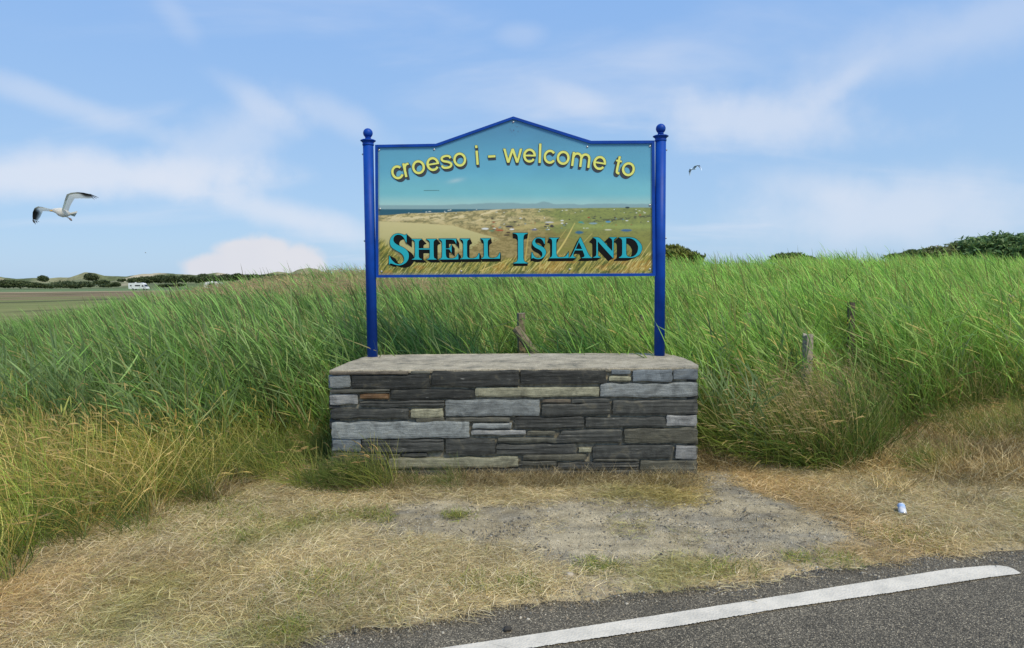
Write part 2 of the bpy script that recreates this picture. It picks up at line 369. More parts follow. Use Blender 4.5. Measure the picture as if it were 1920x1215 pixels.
re_w = [at_z(px, py, 0.0) for px, py in ROAD_EDGE]
rx_ = np.array([-40, -9, -4] + [p.x for p in re_w] + [5.2, 9, 16, 60], float)
ry_ = np.array([-6, .6, 1.95] + [p.y for p in re_w] + [4.55, 5.0, 5.2, 5.2], float)
def road_y(x): return np.interp(x, rx_, ry_) + (vn(np.asarray(x) * 5, 0 * np.asarray(x), 31) - .5) * .07 + (vn(np.asarray(x) * 17, 0 * np.asarray(x), 32) - .5) * .035

def poly_mask(px, py, poly, soft, nz=0.0):
    """signed soft mask of a polygon; px, py arrays"""
    inside = np.zeros(px.shape, bool); dmin = np.full(px.shape, 1e9); n = len(poly)
    for i in range(n):
        x1, y1 = poly[i]; x2, y2 = poly[(i + 1) % n]
        c = ((y1 > py) != (y2 > py)) & (px < (x2 - x1) * (py - y1) / (y2 - y1 + 1e-9) + x1); inside ^= c
        t = np.clip(((px - x1) * (x2 - x1) + (py - y1) * (y2 - y1)) / ((x2 - x1) ** 2 + (y2 - y1) ** 2), 0, 1)
        dmin = np.minimum(dmin, np.hypot(px - x1 - t * (x2 - x1), py - y1 - t * (y2 - y1)))
    d = np.where(inside, dmin, -dmin) + nz
    return ss(-soft, soft, d)
def W(poly): return [tuple(at_z(px, py, 0.0)[:2]) for px, py in poly]
P_gravel = W([(680, 990), (715, 955), (880, 942), (1060, 936), (1240, 938), (1300, 945), (1420, 950), (1560, 965), (1660, 1000), (1640, 1030), (1520, 1048), (1380, 1058), (1180, 1062), (1020, 1056), (940, 1035), (830, 1018), (730, 1012)])
P_path = W([(1300, 885), (1340, 878), (1400, 905), (1470, 935), (1560, 962), (1400, 965), (1300, 950)])
# tall-vegetation fronts, in plan
P_left = [(-1.55, 6.1), (-2.05, 5.55), (-2.55, 4.9), (-2.75, 4.3), (-2.9, 3.7), (-3.05, 3.1), (-3.6, 2.6), (-9, 2.2), (-40, 2), (-40, 60), (-1.45, 60), (-1.55, 7.0)]
P_right = [(1.75, 7.1), (1.85, 6.55), (2.15, 6.1), (2.6, 5.9), (3.1, 6.15), (3.7, 6.9), (4.6, 7.2), (6, 7.6), (12, 7.8), (40, 7.6), (40, 60), (-2, 60), (-2, 7.25)]
def masks(x, y):
    nz = (fbm(x * 3, y * 3, 21) - .5) * .5 + (fbm(x * 11, y * 11, 22) - .5) * .25
    gr = np.maximum(poly_mask(x, y, P_gravel, .17, nz * .8 + .06), poly_mask(x, y, P_path, .07, nz * .3))
    lt = poly_mask(x, y, P_left, .25, nz * .5); rt = poly_mask(x, y, P_right, .2, nz * .4)
    return gr, lt, rt

def growing(a, b, h0, r):
    out = []; s = h0; v = a
    while v < b: v += s; s *= r; out.append(min(v, b))
    return out
xs = np.array(sorted([-v for v in growing(5.2, 3000, .05, 1.07)]) + list(np.arange(-5.2, 5.2001, .04)) + growing(5.2, 3000, .05, 1.07))
ys = np.array([-60, -30, -15, -7, -3, 0, 1.2, 2.0, 2.5] + list(np.arange(2.7, 8.6, .04)) + growing(8.6, 4500, .05, 1.035))
GX, GY = np.meshgrid(xs, ys); GXf, GYf = GX.ravel(), GY.ravel()
ROADW = 5.4
def in_road(x, y): return ss(-.05, .04, road_y(x) - y)
def build_ground():
    z = height(GXf, GYf)
    rd = in_road(GXf, GYf); z = z * (1 - rd) + (-.05) * rd
    gr, lt, rt = masks(GXf, GYf)
    gr = gr * (1 - rd) * (GYf < 9)
    n1 = fbm(GXf * 2.2, GYf * 2.2, 41); n2 = fbm(GXf * 8, GYf * 8, 42); n3 = fbm(GXf * .6, GYf * .6, 43)
    straw = mixc((.38, .32, .20), (.54, .46, .30), ss(.3, .7, n2))
    olive = np.array((.17, .155, .07)); earth = np.array((.22, .19, .15)); brown = np.array((.22, .15, .085))
    c = mixc(straw, brown, ss(.5, .75, n3) * .3); c = mixc(c, earth, ss(.58, .72, n1) * .65); c = mixc(c, olive, ss(.55, .75, fbm(GXf * 1.1, GYf * 1.1, 44)) * .5)
    gcol = mixc((.31, .265, .175), (.43, .375, .26), ss(.3, .7, fbm(GXf * 3, GYf * 3, 45)))
    gcol = mixc(gcol, (.22, .21, .18), ss(.52, .66, fbm(GXf * 4, GYf * 7, 46)) * .6)
    c = mixc(c, gcol, gr)
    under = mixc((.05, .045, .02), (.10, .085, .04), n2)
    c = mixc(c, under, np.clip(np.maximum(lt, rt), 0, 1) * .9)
    # marsh beyond the reed bed
    far = ss(34, 44, GYf)
    m1 = fbm(GXf * .03, GYf * .05, 51); m2 = fbm(GXf * .12, GYf * .35, 52)
    marsh = mixc((.13, .165, .05), (.22, .22, .085), m2)
    rust = mixc((.235, .165, .10), (.15, .125, .065), m2)
    lim = GYf + (m1 - .5) * 60
    marsh = mixc(marsh, rust, ss(135, 165, lim) * (1 - ss(262, 280, GYf)) * (.45 + .55 * ss(.35, .6, fbm(GXf * .02, GYf * .04, 57))))
    marsh = mixc(marsh, (.05, .055, .02), ss(.6, .7, fbm(GXf * .15, GYf * .06, 53)) * .8)
    marsh = mixc(marsh, (.13, .19, .085), ss(268, 290, GYf))
    track = np.exp(-((GYf - 262 - (GXf + 150) * .12) / 10) ** 2) * ss(-215, -190, GXf) * (1 - ss(-105, -80, GXf))
    marsh = mixc(marsh, (.42, .34, .22), np.clip(track, 0, 1) * .85)
    marsh = marsh * (.7 + .6 * fbm(GXf * .5, GYf * .22, 58))[:, None]; c = mixc(c, marsh, far)
    nx, ny = len(xs), len(ys)
    idx = np.arange(nx * ny).reshape(ny, nx)
    f = np.stack([idx[:-1, :-1], idx[:-1, 1:], idx[1:, 1:], idx[1:, :-1]], -1).reshape(-1, 4)
    me = bpy.data.meshes.new('ground'); me.vertices.add(nx * ny); me.vertices.foreach_set('co', np.stack([GXf, GYf, z], -1).astype(np.float32).ravel())
    me.loops.add(f.size); me.loops.foreach_set('vertex_index', f.ravel().astype(np.int32)); me.polygons.add(len(f))
    me.polygons.foreach_set('loop_start', np.arange(0, f.size, 4, dtype=np.int32)); me.polygons.foreach_set('use_smooth', np.ones(len(f), bool)); me.update(calc_edges=True)
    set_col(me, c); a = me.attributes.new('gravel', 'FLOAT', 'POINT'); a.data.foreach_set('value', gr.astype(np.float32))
    me.materials.append(M_ground); o = bpy.data.objects.new('ground', me); COL.objects.link(o); tag(o, kind='structure')
build_ground()

# road with its worn edge, and the painted dash
def build_road():
    X = np.concatenate([np.linspace(-40, -4, 30, endpoint=False), np.arange(-4, 6, .03), np.linspace(6, 60, 60)])
    Y = road_y(X); v = []; f = []
    for x, y in zip(X, Y):
        yb = -7.0 if x > -30 else -9.0
        v += [(x, y + .015, -.03), (x, y, 0.0), (x, y - .3, .004), (x, min(y - .6, -1.0 if x < -9 else y - .6), .006), (x, yb, .006)]
    for i in range(len(X) - 1):
        for k in range(4): a = i * 5 + k; f.append((a, a + 1, a + 6, a + 5))
    o = link_mesh('road', v, f, M_asph); tag(o, kind='structure')
    # flip normals up
    up = [(840, 1213), (1040, 1183), (1240, 1152), (1419, 1124), (1598, 1095), (1777, 1067), (1850, 1060.5), (1872, 1060), (1890, 1062.5), (1905, 1068), (1914, 1074)]
    lo = [(985, 1216), (1140, 1193), (1280, 1172), (1455, 1142), (1670, 1111), (1790, 1092), (1849, 1083), (1885, 1078.5), (1900, 1077), (1909, 1076), (1914, 1074.5)]
    U = [at_z(*p, .011) for p in up]; Lw = [at_z(*p, .011) for p in lo]
    d = (U[1] - U[0]).normalized()
    ux = [U[0].x - 4 * d.x] + [p.x for p in U]; uy = [U[0].y - 4 * d.y] + [p.y for p in U]
    lx = [Lw[0].x - 4 * d.x] + [p.x for p in Lw]; ly = [Lw[0].y - 4 * d.y] + [p.y for p in Lw]
    v = []; f = []; n = 1400
    for i in range(n):
        t = i / (n - 1); t = 1 - (1 - t) ** 1.25
        x0 = ux[0] + (ux[-1] - ux[0]) * t; x1 = lx[0] + (lx[-1] - lx[0]) * t
        j = .0035 * (1 - (t > .985))
        a = Vector((x0, float(np.interp(x0, ux, uy)) + random.uniform(-j, j) * .5, .011)); b = Vector((x1, float(np.interp(x1, lx, ly)) + random.uniform(-j, j), .011))
        a.z = b.z = .0112
        v += [a, b]
        if i: f.append((2 * i - 2, 2 * i - 1, 2 * i + 1, 2 * i))
    o = link_mesh('road_marking', v, f, M_paint); tag(o, kind='structure')
build_road()

# ------------------------------------------------------------------ dunes on the horizon
def build_hills():
    sp = np.array([(-300, 520), (-100, 522), (0, 519), (12, 521), (35, 523), (73, 521), (90, 522), (115, 520), (133, 521), (146, 517), (162, 511), (179, 512), (198, 517), (215, 518), (240, 519), (271, 514), (302, 512), (342, 514), (370, 516), (380, 515), (410, 511), (430, 514), (460, 518), (497, 515), (523, 509), (540, 511), (547, 512), (560, 506), (580, 502), (597, 505), (608, 510), (640, 516), (760, 520), (1100, 522)], float)
    AX = np.linspace(-1.05, .15, 420); Yv = np.concatenate([np.linspace(395, 520, 26), np.linspace(528, 760, 14)])
    v = []; cols = []
    px = 960 + FPX * AX * 1.0; hor = 525 - (px - 960) * math.tan(ROLL)
    top = np.interp(px, sp[:, 0], sp[:, 1])
    for y in Yv:
        x = AX * y
        zr = CAMZ + (hor - top) / FPX * 500.0
        t = ss(395, 500, y) * (1 - .7 * ss(520, 740, y))
        rid = .45 + .55 * np.abs(2 * fbm(x * .02, y * .03, 61) - 1) * 1.6
        z = MARSH - .4 + (zr - MARSH + .4) * (t if y >= 495 else t * np.clip(rid, .3, 1.05) * .92 + .08 * t)
        z = z + (fbm(x * .08, y * .08, 62) - .5) * 1.1 * t
        n = fbm(x * .04, y * .06, 63); sand = ss(.56, .68, fbm(x * .035 + .3 * y * .02, y * .05, 64)) * ss(.25, .8, t)
        c = mixc((.085, .11, .045), (.21, .215, .12), ss(.3, .7, n)); c = mixc(c, (.48, .42, .30), sand * .8); c = mixc(c, (.10, .13, .05), (1 - ss(.1, .5, t)) * .7)
        v.append(np.stack([x, np.full_like(x, y), z], -1)); cols.append(c)
    v = np.concatenate(v); cols = np.concatenate(cols); nx = len(AX); ny = len(Yv); idx = np.arange(nx * ny).reshape(ny, nx)
    f = np.stack([idx[:-1, :-1], idx[:-1, 1:], idx[1:, 1:], idx[1:, :-1]], -1).reshape(-1, 4)
    o = link_mesh('hills', v.tolist(), f.tolist(), vcol_mat('dune_turf', .95, noise=(.3, .35)), smooth=True, cols=cols); tag(o, kind='structure')
build_hills()

# ------------------------------------------------------------------ leafy masses
def leaf_cloud(blobs, n, size, cA, cB, cC=None, seed=1, wind=0.0, flat=.5, spiky=0.0, ragged=.3):
    """small leaf faces spread through ellipsoids (cx,cy,cz,rx,ry,rz)"""
    g = np.random.default_rng(seed); b = np.array(blobs, float)
    w = b[:, 3] * b[:, 5]; w = w / w.sum(); k = g.choice(len(b), n, p=w)
    d = g.normal(size=(n, 3)); d /= np.linalg.norm(d, axis=1)[:, None]; r = g.random(n) ** .33
    r = np.where(g.random(n) < .6, .82 + .24 * g.random(n), r)
    lump = .76 + .34 * vn(d[:, 0] * 3 + k * 7, d[:, 2] * 3 + d[:, 1] * 2, seed) + ragged * vn(d[:, 0] * 11 + k * 7, d[:, 2] * 13 + d[:, 1] * 5, seed + 3) ** 2
    p = b[k, :3] + d * b[k, 3:6] * (r * lump)[:, None]
    p[:, 0] -= wind * np.maximum(p[:, 2] - b[k, 2], 0) 
    nrm = g.normal(size=(n, 3)); nrm[:, 2] += flat; nrm /= np.linalg.norm(nrm, axis=1)[:, None]
    t = g.normal(size=(n, 3)) + np.array([-1.4 * (1 if wind else 0), 0, spiky]); t -= nrm * (t * nrm).sum(1)[:, None]; t /= np.linalg.norm(t, axis=1)[:, None] + 1e-6
    q = np.cross(nrm, t); s = size * (.6 + .8 * g.random(n))[:, None]
    V = np.stack([p - t * s, p + q * s * .38, p + t * s, p - q * s * .38], 1).reshape(-1, 3)
    tint = vn(p[:, 0] * .9 / max(b[:, 3].mean(), .1) * 3, p[:, 2] * 3 / max(b[:, 5].mean(), .1), seed + 5)
    c = mixc(cA, cB, np.clip(.25 * g.random(n) + tint * .9, 0, 1))
    if cC is not None: c = mixc(c, cC, (vn(p[:, 0] * 1.1, p[:, 2] * 2.5, seed + 9) > .62) * .8)
    c = c * (.75 + .5 * g.random(n))[:, None]
    F = np.arange(4 * n).reshape(-1, 4)
    return V, F, np.repeat(c, 4, 0)
def shrub(name, blobs, n, size, cA, cB, label, cat, cC=None, seed=1, wind=0.0, group=None, ground=None, **kw):
    cx = float(np.mean([b[0] for b in blobs])); cy = float(np.mean([b[1] for b in blobs])); gz = ground if ground is not None else float(height(cx, cy))
    root = empty(name, (cx, cy, gz)); tag(root, label, cat, group)
    rel = [(b[0] - cx, b[1] - cy, b[2] - gz, b[3], b[4], b[5]) for b in blobs]
    V, F, c = leaf_cloud(rel, n, size, cA, cB, cC, seed, wind, **kw)
    link_mesh('crown', V.tolist(), F.tolist(), M_leafc, root, cols=c)
    bm = bmesh.new(); rr = random.Random(seed)
    for b in rel:
        for _ in range(3):
            tip = Vector((b[0] + rr.uniform(-.5, .5) * b[3], b[1] + rr.uniform(-.4, .4) * b[4], b[2] + rr.uniform(.1, .6) * b[5]))
            base = Vector((b[0] * .5 + rr.uniform(-.1, .1) * b[3], b[1], -.1)); r0 = .012 * (b[3] + b[5]) + .01
            ax = (tip - base); L = ax.length; q = ax.to_track_quat('Z', 'Y').to_matrix().to_4x4()
            add_lathe(bm, [(r0, 0), (r0 * .8, L * .5), (r0 * .35, L)], 6, M=Matrix.Translation(base) @ q)
    link_bm('trunk', bm, M_wood, root, True)
    return root

def blob_px(px, py, w, h, D, dep=.7):
    p = at_y(px, py, D); return (p.x, D, p.z, w / 2 / FPX * D, w / 2 / FPX * D * dep, h / 2 / FPX * D)
# shrub behind the sign's right post, low shrub on the crest, the wind-bent thicket at upper right
shrub('shrub', [blob_px(1260, 480, 66, 34, 31), blob_px(1290, 486, 50, 26, 31), blob_px(1215, 488, 60, 30, 31.5)], 9000, .10, (.08, .11, .025), (.22, .24, .05), 'rounded yellow green shrub peeping out behind the right blue post', 'shrub', seed=11, spiky=2.0, ragged=.4)
shrub('shrub', [blob_px(1478, 484, 70, 18, 31), blob_px(1510, 487, 40, 12, 31)], 3000, .08, (.05, .085, .02), (.12, .17, .05), 'low green shrub barely rising over the reed crest', 'shrub', seed=12)
shrub('shrub', [blob_px(1862, 462, 110, 30, 29), blob_px(1905, 461, 80, 36, 28.5), blob_px(1880, 476, 130, 34, 29), blob_px(1950, 466, 120, 42, 29)], 15000, .10, (.07, .13, .05), (.20, .31, .12), 'tall wind swept dark green shrub at the crest by the photo edge', 'shrub', seed=13, wind=.9, ragged=.75)
shrub('shrub', [blob_px(1815, 470, 62, 26, 29.5), blob_px(1775, 475, 64, 20, 29.5), blob_px(1830, 480, 60, 26, 29.3)], 7000, .085, (.12, .15, .055), (.25, .27, .11), 'brown flecked shrub half dead between green shrubs on the crest', 'shrub', cC=(.30, .21, .13), seed=14, wind=.7, ragged=.6)
shrub('shrub', [blob_px(1725, 478, 58, 16, 30), blob_px(1750, 480, 60, 20, 30), blob_px(1700, 482, 60, 12, 30)], 5000, .085, (.07, .12, .035), (.18, .25, .08), 'lowest green shrub at the left end of the crest thicket', 'shrub', seed=15, wind=.6, ragged=.6)
# far bushes that stand apart, the rest is one hedge mass
far = [(80, 522, 17, 10, 425, 'small round dark bush alone on the dune slope'), (170, 519, 24, 13, 440, 'large dark bush near the top of the tallest dune'),
       (123, 533, 46, 12, 385, 'wide dark bush at the foot of the tallest dune'), (160, 533, 28, 9, 380, 'low bush right of the wide one at the dune foot'), (216, 533, 15, 7, 380, 'small bush just left of the white motorhome'),
       (381, 519, 18, 10, 400, 'dark bush sticking up from the far hedge')]
for i, (px, py, w, h, D, lab) in enumerate(far):
    b = blob_px(px, py, w, h, D, .9); shrub('bush', [b, (b[0] + b[3] * .4, b[1], b[2] - b[5] * .3, b[3] * .7, b[4], b[5] * .8)], 1500, .55, (.05, .075, .035), (.10, .13, .055), lab, 'bush', seed=30 + i, ground=b[2] - b[5])
hb = []
for px, py, w, h in [(-40, 531, 70, 18), (10, 531, 50, 16), (38, 531, 40, 14), (62, 533, 40, 11), (90, 535, 40, 8), (-120, 531, 90, 18), (143, 535, 30, 8), (200, 534, 30, 7), (190, 528, 30, 9),
                     (255, 525, 30, 13), (275, 523, 36, 14), (300, 522, 40, 15), (325, 522, 36, 16), (350, 521, 34, 15), (372, 523, 30, 12), (400, 521, 36, 13), (430, 519, 40, 14), (446, 516, 24, 10), (470, 519, 44, 13), (505, 518, 44, 12), (535, 517, 44, 10), (560, 516, 40, 8), (310, 534, 26, 6), (335, 533, 24, 6), (228, 524, 16, 6), (590, 516, 50, 8)]:
    hb.append(blob_px(px, py + 1.5, w, h * .85, 390 + random.uniform(-12, 12), .5))
V, F, c = leaf_cloud(hb, 26000, .6, (.045, .07, .032), (.10, .13, .05), seed=50)
tag(link_mesh('hedge', V.tolist(), F.tolist(), M_leafc, cols=c), 'dark line of scrub along the foot of the dunes', 'hedge', kind='stuff')

# ------------------------------------------------------------------ vehicles far out on the marsh
M_white = simple('white_gelcoat', (.72, .74, .75), .35, noise=.04, nscale=1.5); M_glass = simple('dark_glass', (.02, .025, .03), .12, noise=.05); M_rub = simple('rubber', (.02, .02, .02), .8); M_trim = simple('grey_trim', (.16, .17, .18), .5)
def prism(bm, prof, y0, y1):
    a = [bm.verts.new((x, y0, z)) for x, z in prof]; b = [bm.verts.new((x, y1, z)) for x, z in prof]; n = len(prof)
    bm.faces.new(a); bm.faces.new(b[::-1])
    for i in range(n): bm.faces.new((a[i], b[i], b[(i + 1) % n], a[(i + 1) % n]))
def motorhome(loc, rz, label):
    r = empty('motorhome', loc, rz); tag(r, label, 'motorhome')
    bm = bmesh.new(); prism(bm, [(-3.9, .45), (-3.95, 2.75), (-3.7, 2.98), (1.7, 3.05), (2.7, 2.8), (3.1, 2.35), (3.75, 1.35), (4.3, 1.15), (4.4, .45)], -1.1, 1.1)
    bmesh.ops.recalc_face_normals(bm, faces=bm.faces); link_bm('body', bm, M_white, r)
    bm = bmesh.new(); prism(bm, [(3.12, 2.28), (3.72, 1.42), (3.78, 1.42), (3.18, 2.3)], -1.0, 1.0); bmesh.ops.recalc_face_normals(bm, faces=bm.faces); link_bm('windscreen', bm, M_glass, r)
    for x0, x1, z0, z1 in ((-.9, 1.5, 1.55, 2.1), (-3.2, -2.4, 1.6, 2.1), (2.2, 3.0, 1.35, 2.0)):
        bm = bmesh.new(); add_box(bm, x0, x1, -1.125, -1.1, z0, z1, .01); link_bm('window', bm, M_glass, r)
    bm = bmesh.new(); add_box(bm, -1.5, -1.0, -.3, .3, 3.0, 3.25, .05); link_bm('roof_vent', bm, M_white, r)
    bm = bmesh.new(); add_box(bm, 3.2, 3.5, -1.3, -1.1, 1.2, 1.5, .03); link_bm('mirror', bm, M_trim, r)
    for x in (-1.9, 3.1):
        for y in (-1.0, 1.0):
            bm = bmesh.new(); add_lathe(bm, [(.2, -.13), (.36, -.11), (.36, .11), (.2, .13)], 16, M=Matrix.Translation((x, y, .36)) @ Matrix.Rotation(math.pi / 2, 4, 'X')); w = link_bm('wheel', bm, M_rub, r)
            bm = bmesh.new(); add_lathe(bm, [(.05, -.145), (.2, -.135), (.2, .135), (.05, .145)], 12, M=Matrix.Translation((x, y, .36)) @ Matrix.Rotation(math.pi / 2, 4, 'X')); link_bm('hub_cap', bm, M_trim, w)
    return r
mp_ = at_y(260, 543.5, 300)
motorhome((mp_.x, 300, mp_.z), R(-6), 'white motorhome parked on the marsh track below the dunes')
def caravan(loc, rz, label):
    r = empty('caravan', loc, rz); tag(r, label, 'caravan')
    bm = bmesh.new(); prism(bm, [(-3.0, .5), (-3.1, 1.3), (-2.6, 2.35), (-1.6, 2.6), (1.4, 2.6), (2.6, 2.2), (3.2, 1.4), (3.1, .5)], -1.1, 1.1); bmesh.ops.recalc_face_normals(bm, faces=bm.faces); link_bm('body', bm, M_white, r)
    bm = bmesh.new(); add_box(bm, -1.4, .6, -1.13, -1.1, 1.45, 2.05, .01); link_bm('window', bm, M_glass, r)
    bm = bmesh.new(); add_box(bm, -.9, -.4, -.3, .3, 2.6, 2.78, .03); link_bm('roof_vent', bm, M_white, r)
    bm = bmesh.new(); add_box(bm, 3.1, 4.3, -.08, .08, .45, .55); link_bm('drawbar', bm, M_trim, r)
    for y in (-1.0, 1.0):
        bm = bmesh.new(); add_lathe(bm, [(.2, -.1), (.33, -.09), (.33, .09), (.2, .1)], 14, M=Matrix.Translation((0, y, .33)) @ Matrix.Rotation(math.pi / 2, 4, 'X')); link_bm('wheel', bm, M_rub, r)
    return r
cp_ = at_y(402, 542.5, 235)
caravan((cp_.x, 235, cp_.z), R(4), 'white caravan whose roof alone shows above the reeds')

# ------------------------------------------------------------------ vegetation clumps
def strip(V, F, C, pts, wid, col, side, w_tip=.08, colt=None):
    """tapered ribbon along pts; wid = full width in the middle"""
    n = len(pts); b = len(V)
    for i, p in enumerate(pts):
        t = i / (n - 1); w = wid * .5 * (max(w_tip, min(1, .35 + 2.2 * t) * (1 - t) ** .6 if t > 0 else .35))
        d = (pts[min(i + 1, n - 1)] - pts[max(i - 1, 0)]); s = np.cross(d, side); s /= np.linalg.norm(s) + 1e-9
        V.append(p - s * w); V.append(p + s * w)
        cc = col if colt is None else np.asarray(col) * (1 - t) + np.asarray(colt) * t
        C.append(cc); C.append(cc)
        if i: F.append((b + 2 * i - 2, b + 2 * i - 1, b + 2 * i + 1, b + 2 * i))
def curve_pts(p0, d0, L, n, pull, k):
    """path starting along d0 and bending towards pull"""
    pts = [np.array(p0, float)]; d = np.array(d0, float); d /= np.linalg.norm(d)
    for i in range(n):
        d = d + np.array(pull) * k / n; d /= np.linalg.norm(d); pts.append(pts[-1] + d * L / n)
    return pts
VEGCOL = {}
def variant_collection(name, builders, mat):
    c = bpy.data.collections.new(name)
    for k, (V, F, C) in enumerate(builders):
        me = bpy.data.meshes.new(name); me.from_pydata([tuple(v) for v in V], [], F); me.update(); set_col(me, np.array(C)); me.materials.append(mat)
        o = bpy.data.objects.new('%s_%02d' % (name, k), me); c.objects.link(o)
    VEGCOL[name] = (c, len(builders)); return c
def reed_clump(seed, nstem=8, hmin=.85, hmax=1.42, dry=0.08):
    g = random.Random(seed); V, F, C = [], [], []
    for s in range(nstem):
        bx, by = g.gauss(0, .16), g.gauss(0, .16); H = g.uniform(hmin, hmax)
        lean = np.array([-g.uniform(.0, .36), g.uniform(-.12, .10), 1.0])
        pts = curve_pts((bx, by, -.05), lean, H, 5, (-1, 0, 0), g.uniform(.1, .45))
        gr = np.array(g.choice([(.14, .24, .065), (.18, .29, .09), (.09, .165, .045), (.22, .32, .12), (.16, .25, .055), (.26, .33, .15), (.17, .22, .07)]))
        if g.random() < dry: gr = np.array((.34, .26, .13))
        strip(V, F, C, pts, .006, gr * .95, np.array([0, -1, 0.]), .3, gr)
        nl = g.randint(6, 9)
        for j in range(nl):
            t = .22 + .76 * (j + g.random() * .6) / nl; q = t * 5; i = min(int(q), 4); p = pts[i] * (1 - (q - i)) + pts[i + 1] * (q - i)
            az = math.pi + g.gauss(0, 1.15); 
            if g.random() < .2: az = g.uniform(0, 6.28)
            el = g.uniform(.4, 1.4); d0 = (math.cos(az) * math.cos(el), math.sin(az) * math.cos(el), math.sin(el))
            L = g.uniform(.20, .46) * (1 - .25 * abs(t - .6)); cp = curve_pts(p, d0, L, 4, (-1, g.uniform(-.3, .3), -.18), g.choice([.05, .2, .35, .6, .9]) * g.uniform(.6, 1.3))
            c = gr * g.uniform(.55, 1.5)
            if g.random() < .05 + (1 - t) * .12: c = np.array((.36, .30, .15)) * g.uniform(.6, 1.1)
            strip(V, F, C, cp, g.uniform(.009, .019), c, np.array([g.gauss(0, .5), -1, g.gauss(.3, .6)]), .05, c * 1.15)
    return V, F, C
def grass_clump(seed, n, hmin, hmax, rad, cols, heads=.25, headcol=(.42, .33, .17), width=.004, pull=(-1, 0, -.5), kmin=.3, kmax=1.4, spread=.35, seg=4):
    g = random.Random(seed); V, F, C = [], [], []
    for s in range(n):
        a = g.uniform(0, 6.28); r = rad * math.sqrt(g.random()); H = g.uniform(hmin, hmax)
        d0 = (g.gauss(0, spread) + math.cos(a) * r / rad * .2, g.gauss(0, spread), 1)
        c = np.array(g.choice(cols)) * g.uniform(.7, 1.3)
        pl = (pull[0] + g.gauss(0, .4), pull[1] + g.gauss(0, .5), pull[2])
        pts = curve_pts((math.cos(a) * r, math.sin(a) * r, -.02), d0, H, seg, pl, g.uniform(kmin, kmax))
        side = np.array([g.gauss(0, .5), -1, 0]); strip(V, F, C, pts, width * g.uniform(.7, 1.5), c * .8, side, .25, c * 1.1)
        if g.random() < heads:
            d = pts[-1] - pts[-2]; hp = curve_pts(pts[-1] - d * .15, d, g.uniform(.05, .11), 3, (-1, 0, -.9), .8)
            hc = np.array(headcol) * g.uniform(.75, 1.25); strip(V, F, C, hp, g.uniform(.006, .012), hc, side, .3); strip(V, F, C, hp, g.uniform(.005, .009), hc * .85, np.array([1, 0, .2]), .3)
    return V, F, C
def mat_clump(seed, n, lmin, lmax, rad, cols, width=.0035, up=.35):
    g = random.Random(seed); V, F, C = [], [], []
    for s in range(n):
        a = g.uniform(0, 6.28); r = rad * math.sqrt(g.random()); L = g.uniform(lmin, lmax); az = g.uniform(0, 6.28)
        d0 = (math.cos(az), math.sin(az), g.uniform(.0, 1.0) * up * 2.2); c = np.array(g.choice(cols)) * g.uniform(.65, 1.35)
        pts = curve_pts((math.cos(a) * r, math.sin(a) * r, g.uniform(.0, .012)), d0, L, 3, (g.gauss(0, .6), g.gauss(0, .6), -.45), g.uniform(.2, 1.3))
        for p in pts: p[2] = max(p[2], .001)
        strip(V, F, C, pts, width * g.uniform(.6, 1.5), c, np.array([g.gauss(0, .6), -.5, 1.2]), .3)
    return V, F, C
STRAW = [(.60, .51, .30), (.66, .58, .38), (.48, .38, .21), (.70, .63, .46), (.54, .45, .25), (.38, .30, .16), (.44, .42, .20)]
GOLD = [(.42, .35, .12), (.52, .43, .18), (.28, .29, .08), (.20, .26, .06), (.60, .50, .25), (.38, .26, .11)]
GREENG = [(.13, .20, .045), (.20, .28, .065), (.10, .16, .04), (.26, .30, .09), (.17, .20, .06)]
BROWN = [(.25, .18, .085), (.31, .23, .115), (.19, .15, .065), (.37, .30, .15), (.16, .16, .055)]
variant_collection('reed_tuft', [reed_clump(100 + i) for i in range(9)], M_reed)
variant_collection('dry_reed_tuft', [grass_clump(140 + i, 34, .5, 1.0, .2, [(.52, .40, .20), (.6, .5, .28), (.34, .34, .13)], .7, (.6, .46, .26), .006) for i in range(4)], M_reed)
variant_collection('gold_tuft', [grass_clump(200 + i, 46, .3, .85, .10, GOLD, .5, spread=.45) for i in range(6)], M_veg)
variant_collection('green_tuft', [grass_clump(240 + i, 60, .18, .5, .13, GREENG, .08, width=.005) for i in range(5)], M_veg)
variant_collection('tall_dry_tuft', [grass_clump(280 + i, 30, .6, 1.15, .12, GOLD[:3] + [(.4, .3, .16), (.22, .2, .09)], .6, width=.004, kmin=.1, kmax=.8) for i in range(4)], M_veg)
variant_collection('straw_mat', [mat_clump(300 + i, 130, .025, .11, .15, STRAW + [(.26, .20, .12)], .0025, .24) for i in range(7)], M_veg)
variant_collection('brown_mat', [mat_clump(340 + i, 80, .10, .28, .14, BROWN + STRAW[:2], .004, .7) for i in range(5)], M_veg)
variant_collection('olive_mat', [mat_clump(380 + i, 70, .03, .10, .12, GREENG + [(.3, .27, .11)], .004, .6) for i in range(4)], M_veg)
